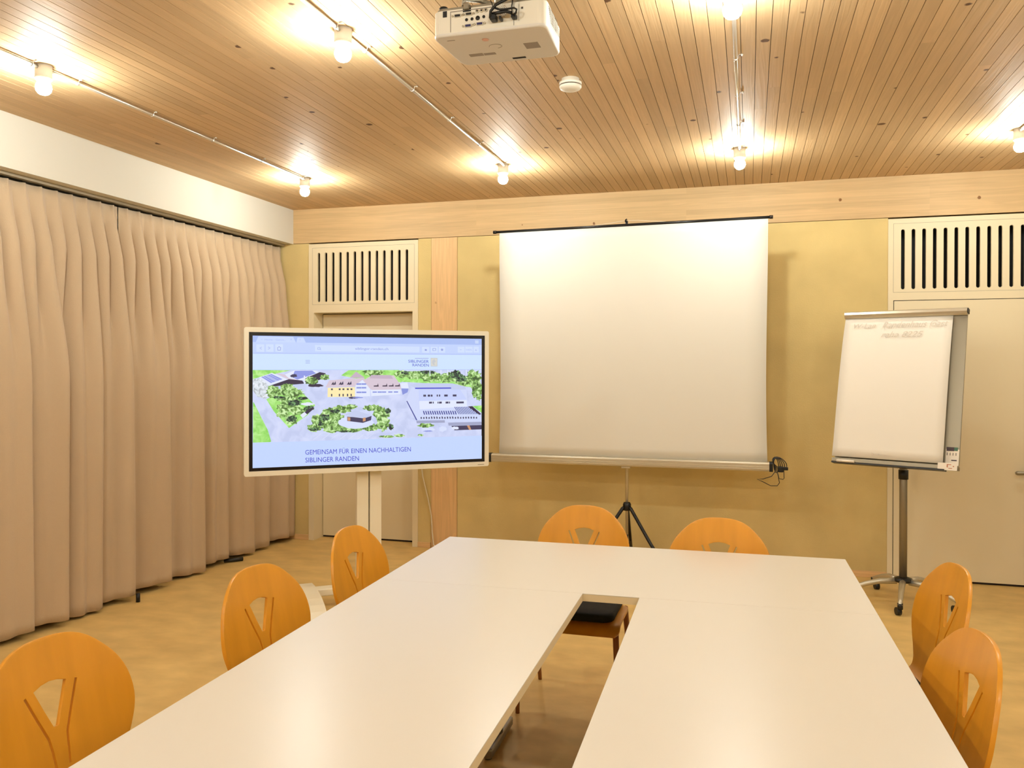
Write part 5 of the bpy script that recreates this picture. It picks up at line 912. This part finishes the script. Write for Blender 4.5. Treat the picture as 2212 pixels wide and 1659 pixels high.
b = MB().m(M_sticker); b.tube([MF @ Vector((-.335, -.055, -.512)), MF @ Vector((-.225, -.055, -.512))], .0085, 12); o = b.build('marker_pen'); o.location = hubp; tag(o, 'white marker pen lying at the left end of the flip chart tray', 'marker pen')
b = MB().m(M_sticker); b.box(.293, -.0015, -.486, .366, .0018, -.386, bev=.0008, M=MF); b.box(.262, -.0465, -.522, .3685, -.0452, -.478, M=MF)
b.m(M_darkprint).box(.296, -.0022, -.398, .338, -.0014, -.374, M=MF); b.m(M_greenprint).box(.338, -.0022, -.396, .358, -.0014, -.374, M=MF)
b.m(M_darkprint).box(.325, -.0022, -.458, .355, -.0014, -.451, M=MF)
b.m(M_grey)
for k in range(4): b.box(.298+.016*k, -.0022, -.425, .304+.016*k, -.0014, -.408, M=MF)
b.m(M_redbrown)
for q in ((.312, -.489, .336, -.485), (.312, -.505, .318, -.487), (.322, -.512, .342, -.508), (.345, -.500, .352, -.494)): b.box(q[0], -.0475, q[1], q[2], -.0464, q[3], M=MF)
b.build('printed_sticker', None, fc)
b = MB().m(M_steel_dark if False else M_alu_dark); b.tube([(0, 0, .15), (0, 0, 1.25)], .024, 20); b.build('pole', None, fc)
b = MB().m(M_black); b.tube([(0, 0, .80), (0, 0, .86)], .030, 20); b.build('height_clamp', None, fc); b = MB().m(M_black); b.box(-.05, -.06, 1.12, .05, -.02, 1.24, bev=.004); b.build('board_bracket', None, fc)
b = MB().m(M_black); b.lathe([(0, .128), (.045, .132), (.060, .142), (.056, .156), (.030, .166), (.024, .166)], seg=24); b.build('base_hub', None, fc)
for a in (-102, -30, 42, 114, 186):
    d = Vector((math.cos(math.radians(a)), math.sin(math.radians(a)), 0)); R_ = .335
    b = MB().m(M_alu); b.tube([d*.04+Vector((0, 0, .138)), d*.14+Vector((0, 0, .134)), d*.23+Vector((0, 0, .112)), d*.30+Vector((0, 0, .085)), d*(R_+.01)+Vector((0, 0, .066))], [.021, .019, .0165, .0145, .0135], 12); lg = b.build('leg', None, fc)
    b = MB().m(M_black); e = d*R_; b.tube([(e.x, e.y, .078), (e.x, e.y, .042)], .0165, 12); s_ = Vector((-d.y, d.x, 0)); w_ = e-s_*.012-d*.018
    b.tube([w_-Vector((.013, .004, 0))+Vector((0, 0, .024)), w_+Vector((.013, .004, 0))+Vector((0, 0, .024))], .024, 16); b.build('caster', None, lg)
# ================================================================== ceiling projector
PX, PY, PZ = 3.045, -3.77, 2.622
pj = empty('projector', (PX, PY, PZ), 0, 'white projector hung from the ceiling, its socket panel facing the viewer', 'projector')
def pout(w, y0, y1):    # plan outline: straight rear, front corners drawn in
    o_ = []; a = rrect(-w, y0, w, y1, .03, 6)
    for x_, y_ in a: k = max(0, (y_-y0)/(y1-y0)-.35)/.65; o_.append((x_*(1-.10*k*k)+( -.0 if x_ < 0 else .004*k), y_))
    return o_
b = MB().m(M_projlow); t = bmesh.new(); rings = []
for sc_, z in ((.965, 0), (.985, .0015), (.996, .005), (1.0, .010)): rings.append([t.verts.new((x_*sc_, y_*sc_+.0, z)) for x_, y_ in pout(.195, -.135, .140)])
n = len(rings[0]); t.faces.new(rings[0][::-1])
for a, c in zip(rings, rings[1:]):
    for i in range(n): f = t.faces.new((a[i], a[(i+1) % n], c[(i+1) % n], c[i])); f.smooth = True
b.merge(t); b.build('lower_cover', None, pj)
b = MB().m(M_proj); b.prism(pout(.194, -.134, .139), .010, .086, smooth=False); b.build('body', None, pj)
b = MB().m(M_alu_dark); b.prism(pout(.188, -.128, .134), .086, .096); b.build('base_plate', None, pj)
for q_ in ((-.165, -.105, 0), (.150, .10, 0)): b = MB().m(M_black); b.lathe([(.014, .096), (.016, .106), (.012, .110), (0, .110)], q_, seg=14); b.build('adjusting_foot', None, pj)
yr = -.1345
b = MB().m(M_grey); b.box(-.131, yr-.0010, .0125, -.129, yr+.001, .079); b.box(-.131, yr-.0010, .078, .013, yr+.001, .0805); b.box(.087, yr-.0008, .012, .0885, yr+.001, .085); b.box(.104, yr-.0008, .024, .105, yr+.001, .078)
b.build('panel_groove', None, pj)
def vga(x_, z, c):
    q = MB().m(M_alu); q.prism(rrect(-.0125, -.0055, .0125, .0055, .003, 3), 0, .003, M=Matrix.Translation((x_, yr, z)) @ Matrix.Rotation(PI/2, 4, 'X')); q.m(c).prism(rrect(-.0095, -.0036, .0095, .0036, .002, 3), .003, .0036, M=Matrix.Translation((x_, yr, z)) @ Matrix.Rotation(PI/2, 4, 'X'))
    for s in (-1, 1): q.m(M_alu).lathe([(0, .0), (.0032, .0), (.0032, .004), (0, .004)], (x_+s*.0175, yr, z), axis='y', seg=8)
    q.build('video_socket', None, pj)
M_bluecon = mat('blue_connector', S(30, 30, 90), .5)
vga(-.105, .0640, M_black); vga(-.066, .0655, M_black); vga(-.068, .027, M_bluecon); vga(-.028, .029, M_bluecon)
for x_, z, r_ in ((-.074, .0475, .0052), (-.055, .0480, .0052), (-.0355, .0490, .0075), (-.0145, .0510, .0050)):
    q = MB().m(M_black); q.lathe([(0, 0), (r_, 0), (r_, .001), (0, .001)], (x_, yr, z), axis='y', seg=16); q.build('round_socket', None, pj)
for x_ in (-.0365, -.0215, -.007):
    q = MB().m(M_alu); q.lathe([(0, 0), (.0060, 0), (.0060, .003), (.003, .003)], (x_, yr, .0712), axis='y', seg=16); q.m(M_black).lathe([(0, .0031), (.003, .0031), (.003, .0034), (0, .0034)], (x_, yr, .0712), axis='y', seg=10); q.build('audio_socket', None, pj)
q = MB().m(M_vent)
for rr_ in (.0, .006, .012, .018, .024):
    nn_ = 1 if rr_ == 0 else int(rr_*1050)
    for i in range(nn_): a = 2*PI*i/nn_; q.box(.042+rr_*math.cos(a)-.0007, yr-.0006, .0625+rr_*math.sin(a)*.85-.0007, .042+rr_*math.cos(a)+.0007, yr+.001, .0625+rr_*math.sin(a)*.85+.0007)
q.build('speaker_grille', None, pj)
q = MB().m(M_black); q.box(-.157, yr-.001, .064, -.143, yr+.001, .084); q.build('lock_recess', None, pj)
q = MB().m(M_black); q.box(-.0665+.005, yr-.0008, .0795, -.056, yr+.001, .0825); q.build('lock_slot', None, pj) if False else q.bm.free()
q = MB().m(M_black); q.box(-.087, yr-.0008, .074, -.059, yr+.002, .0862, bev=.0); q.build('bracket_recess', None, pj); q = MB().m(M_alu_dark); q.box(-.083, yr-.012, .0785, -.063, yr+.02, .100, bev=.003); q.build('bracket_tab', None, pj)
q = MB().m(M_vent); q.box(.112, yr-.0008, .062, .119, yr+.001, .068); q.build('security_slot', None, pj)
q = MB().m(M_vent)                                       # side vent slats
for k in range(9): q.box(.1935, -.095+.004*k, .078-.0052*k, .1944, .03+.006*k, .0790-.0052*k)
q.build('side_vent', None, pj)
q = MB().m(M_slot); q.box(.014, .105, -.0008, .062, .118, .0005); q.build('front_recess', None, pj)
for q_ in ((.085, -.010, .135, .040), (-.125, .035, -.075, .058), (-.072, .040, -.030, .058), (-.155, -.100, -.128, -.096)): q = MB().m(M_grey); q.box(q_[0], q_[1], -.0006, q_[2], q_[3], .0004); q.build('printed_label', None, pj)
q = MB().m(mat('power_button', S(226, 180, 166), .5)); q.lathe([(0, -.0016), (.011, -.0016), (.012, .0), (0, .0)], (-.028, -.075, 0), seg=20); q.build('power_button', None, pj)
q = MB().m(M_grey)
for (cx_, cy_, r_, a0, a1) in ((-.012, -.012, .022, 180, 360), (-.012, -.012, .022, 10, 80)):
    for i in range(10):
        a = math.radians(a0+(a1-a0)*i/10); b_ = math.radians(a0+(a1-a0)*(i+1)/10); q.tube([(cx_+r_*math.cos(a), cy_+r_*.8*math.sin(a), -.0004), (cx_+r_*math.cos(b_), cy_+r_*.8*math.sin(b_), -.0004)], .0007, 4)
q.build('menu_ring', None, pj)
q = MB().m(M_black); q.lathe([(0, 0), (.030, 0), (.034, .012), (.030, .030), (0, .030)], (-.09, .17, .052), axis='y', seg=20); q.build('lens', None, pj)
# ceiling mount
mt_ = empty('projector_mount', (PX, PY, H), 0, 'grey ceiling mount holding the projector at its top edge', 'ceiling mount')
q = MB().m(M_alu_dark); q.box(-.08, -.08, -.006, .08, .08, 0, bev=.002); q.build('ceiling_plate', None, mt_)
q = MB().m(M_alu); q.tube([(0, 0, -.006), (0, 0, -.14)], .019, 16); q.build('tube', None, mt_)
for ex, ey in ((-.085, -.128), (.10, -.06), (.08, .09), (-.09, .08)):
    q = MB().m(M_alu_dark); q.box(-.011, -.008, -.150, .011, .008, -.142); q.tube([(0, 0, -.140), (ex*.6, ey*.6, -.145), (ex, ey, -.158), (ex, ey, -.181)], .008, 10); q.build('arm', None, mt_)
q = MB().m(M_black)
pc = lambda x_, y_, z: (PX+x_, PY+y_, PZ+z)
q.tube([pc(.16, -.06, .26), pc(.14, -.10, .17), pc(.100, -.150, .105), pc(.070, -.168, .082), pc(.038, -.172, .068), pc(.020, -.170, .050), pc(.016, -.162, .034), pc(.026, -.150, .030)], .0048, 8)
q.tube([pc(.030, -.168, .062), pc(.050, -.170, .052), pc(.075, -.170, .051), pc(.098, -.168, .053), pc(.106, -.166, .048), pc(.103, -.164, .038), pc(.094, -.160, .034)], .0034, 8)
q.tube([pc(.0, -.12, .15), pc(.012, -.155, .10), pc(.024, -.166, .075), pc(.028, -.168, .055)], .0016, 6)
q.tube([pc(.096, -.14, .15), pc(.094, -.160, .10), pc(.090, -.166, .060), pc(.090, -.160, .034)], .0022, 6)
q.tube([pc(.022, -.160, .046), pc(.045, -.166, .044), pc(.07, -.166, .046), pc(.088, -.164, .040)], .0055, 8)
q.box(PX+.014, PY-.165, PZ+.026, PX+.034, PY-.135, PZ+.046, bev=.003); q.box(PX+.044, PY-.160, PZ+.027, PX+.052, PY-.135, PZ+.037, bev=.001); q.box(PX+.084, PY-.158, PZ+.028, PX+.100, PY-.135, PZ+.040, bev=.002)
tag(q.build('projector_cables'), 'tangle of black cables plugged into the projector', 'cable bundle')
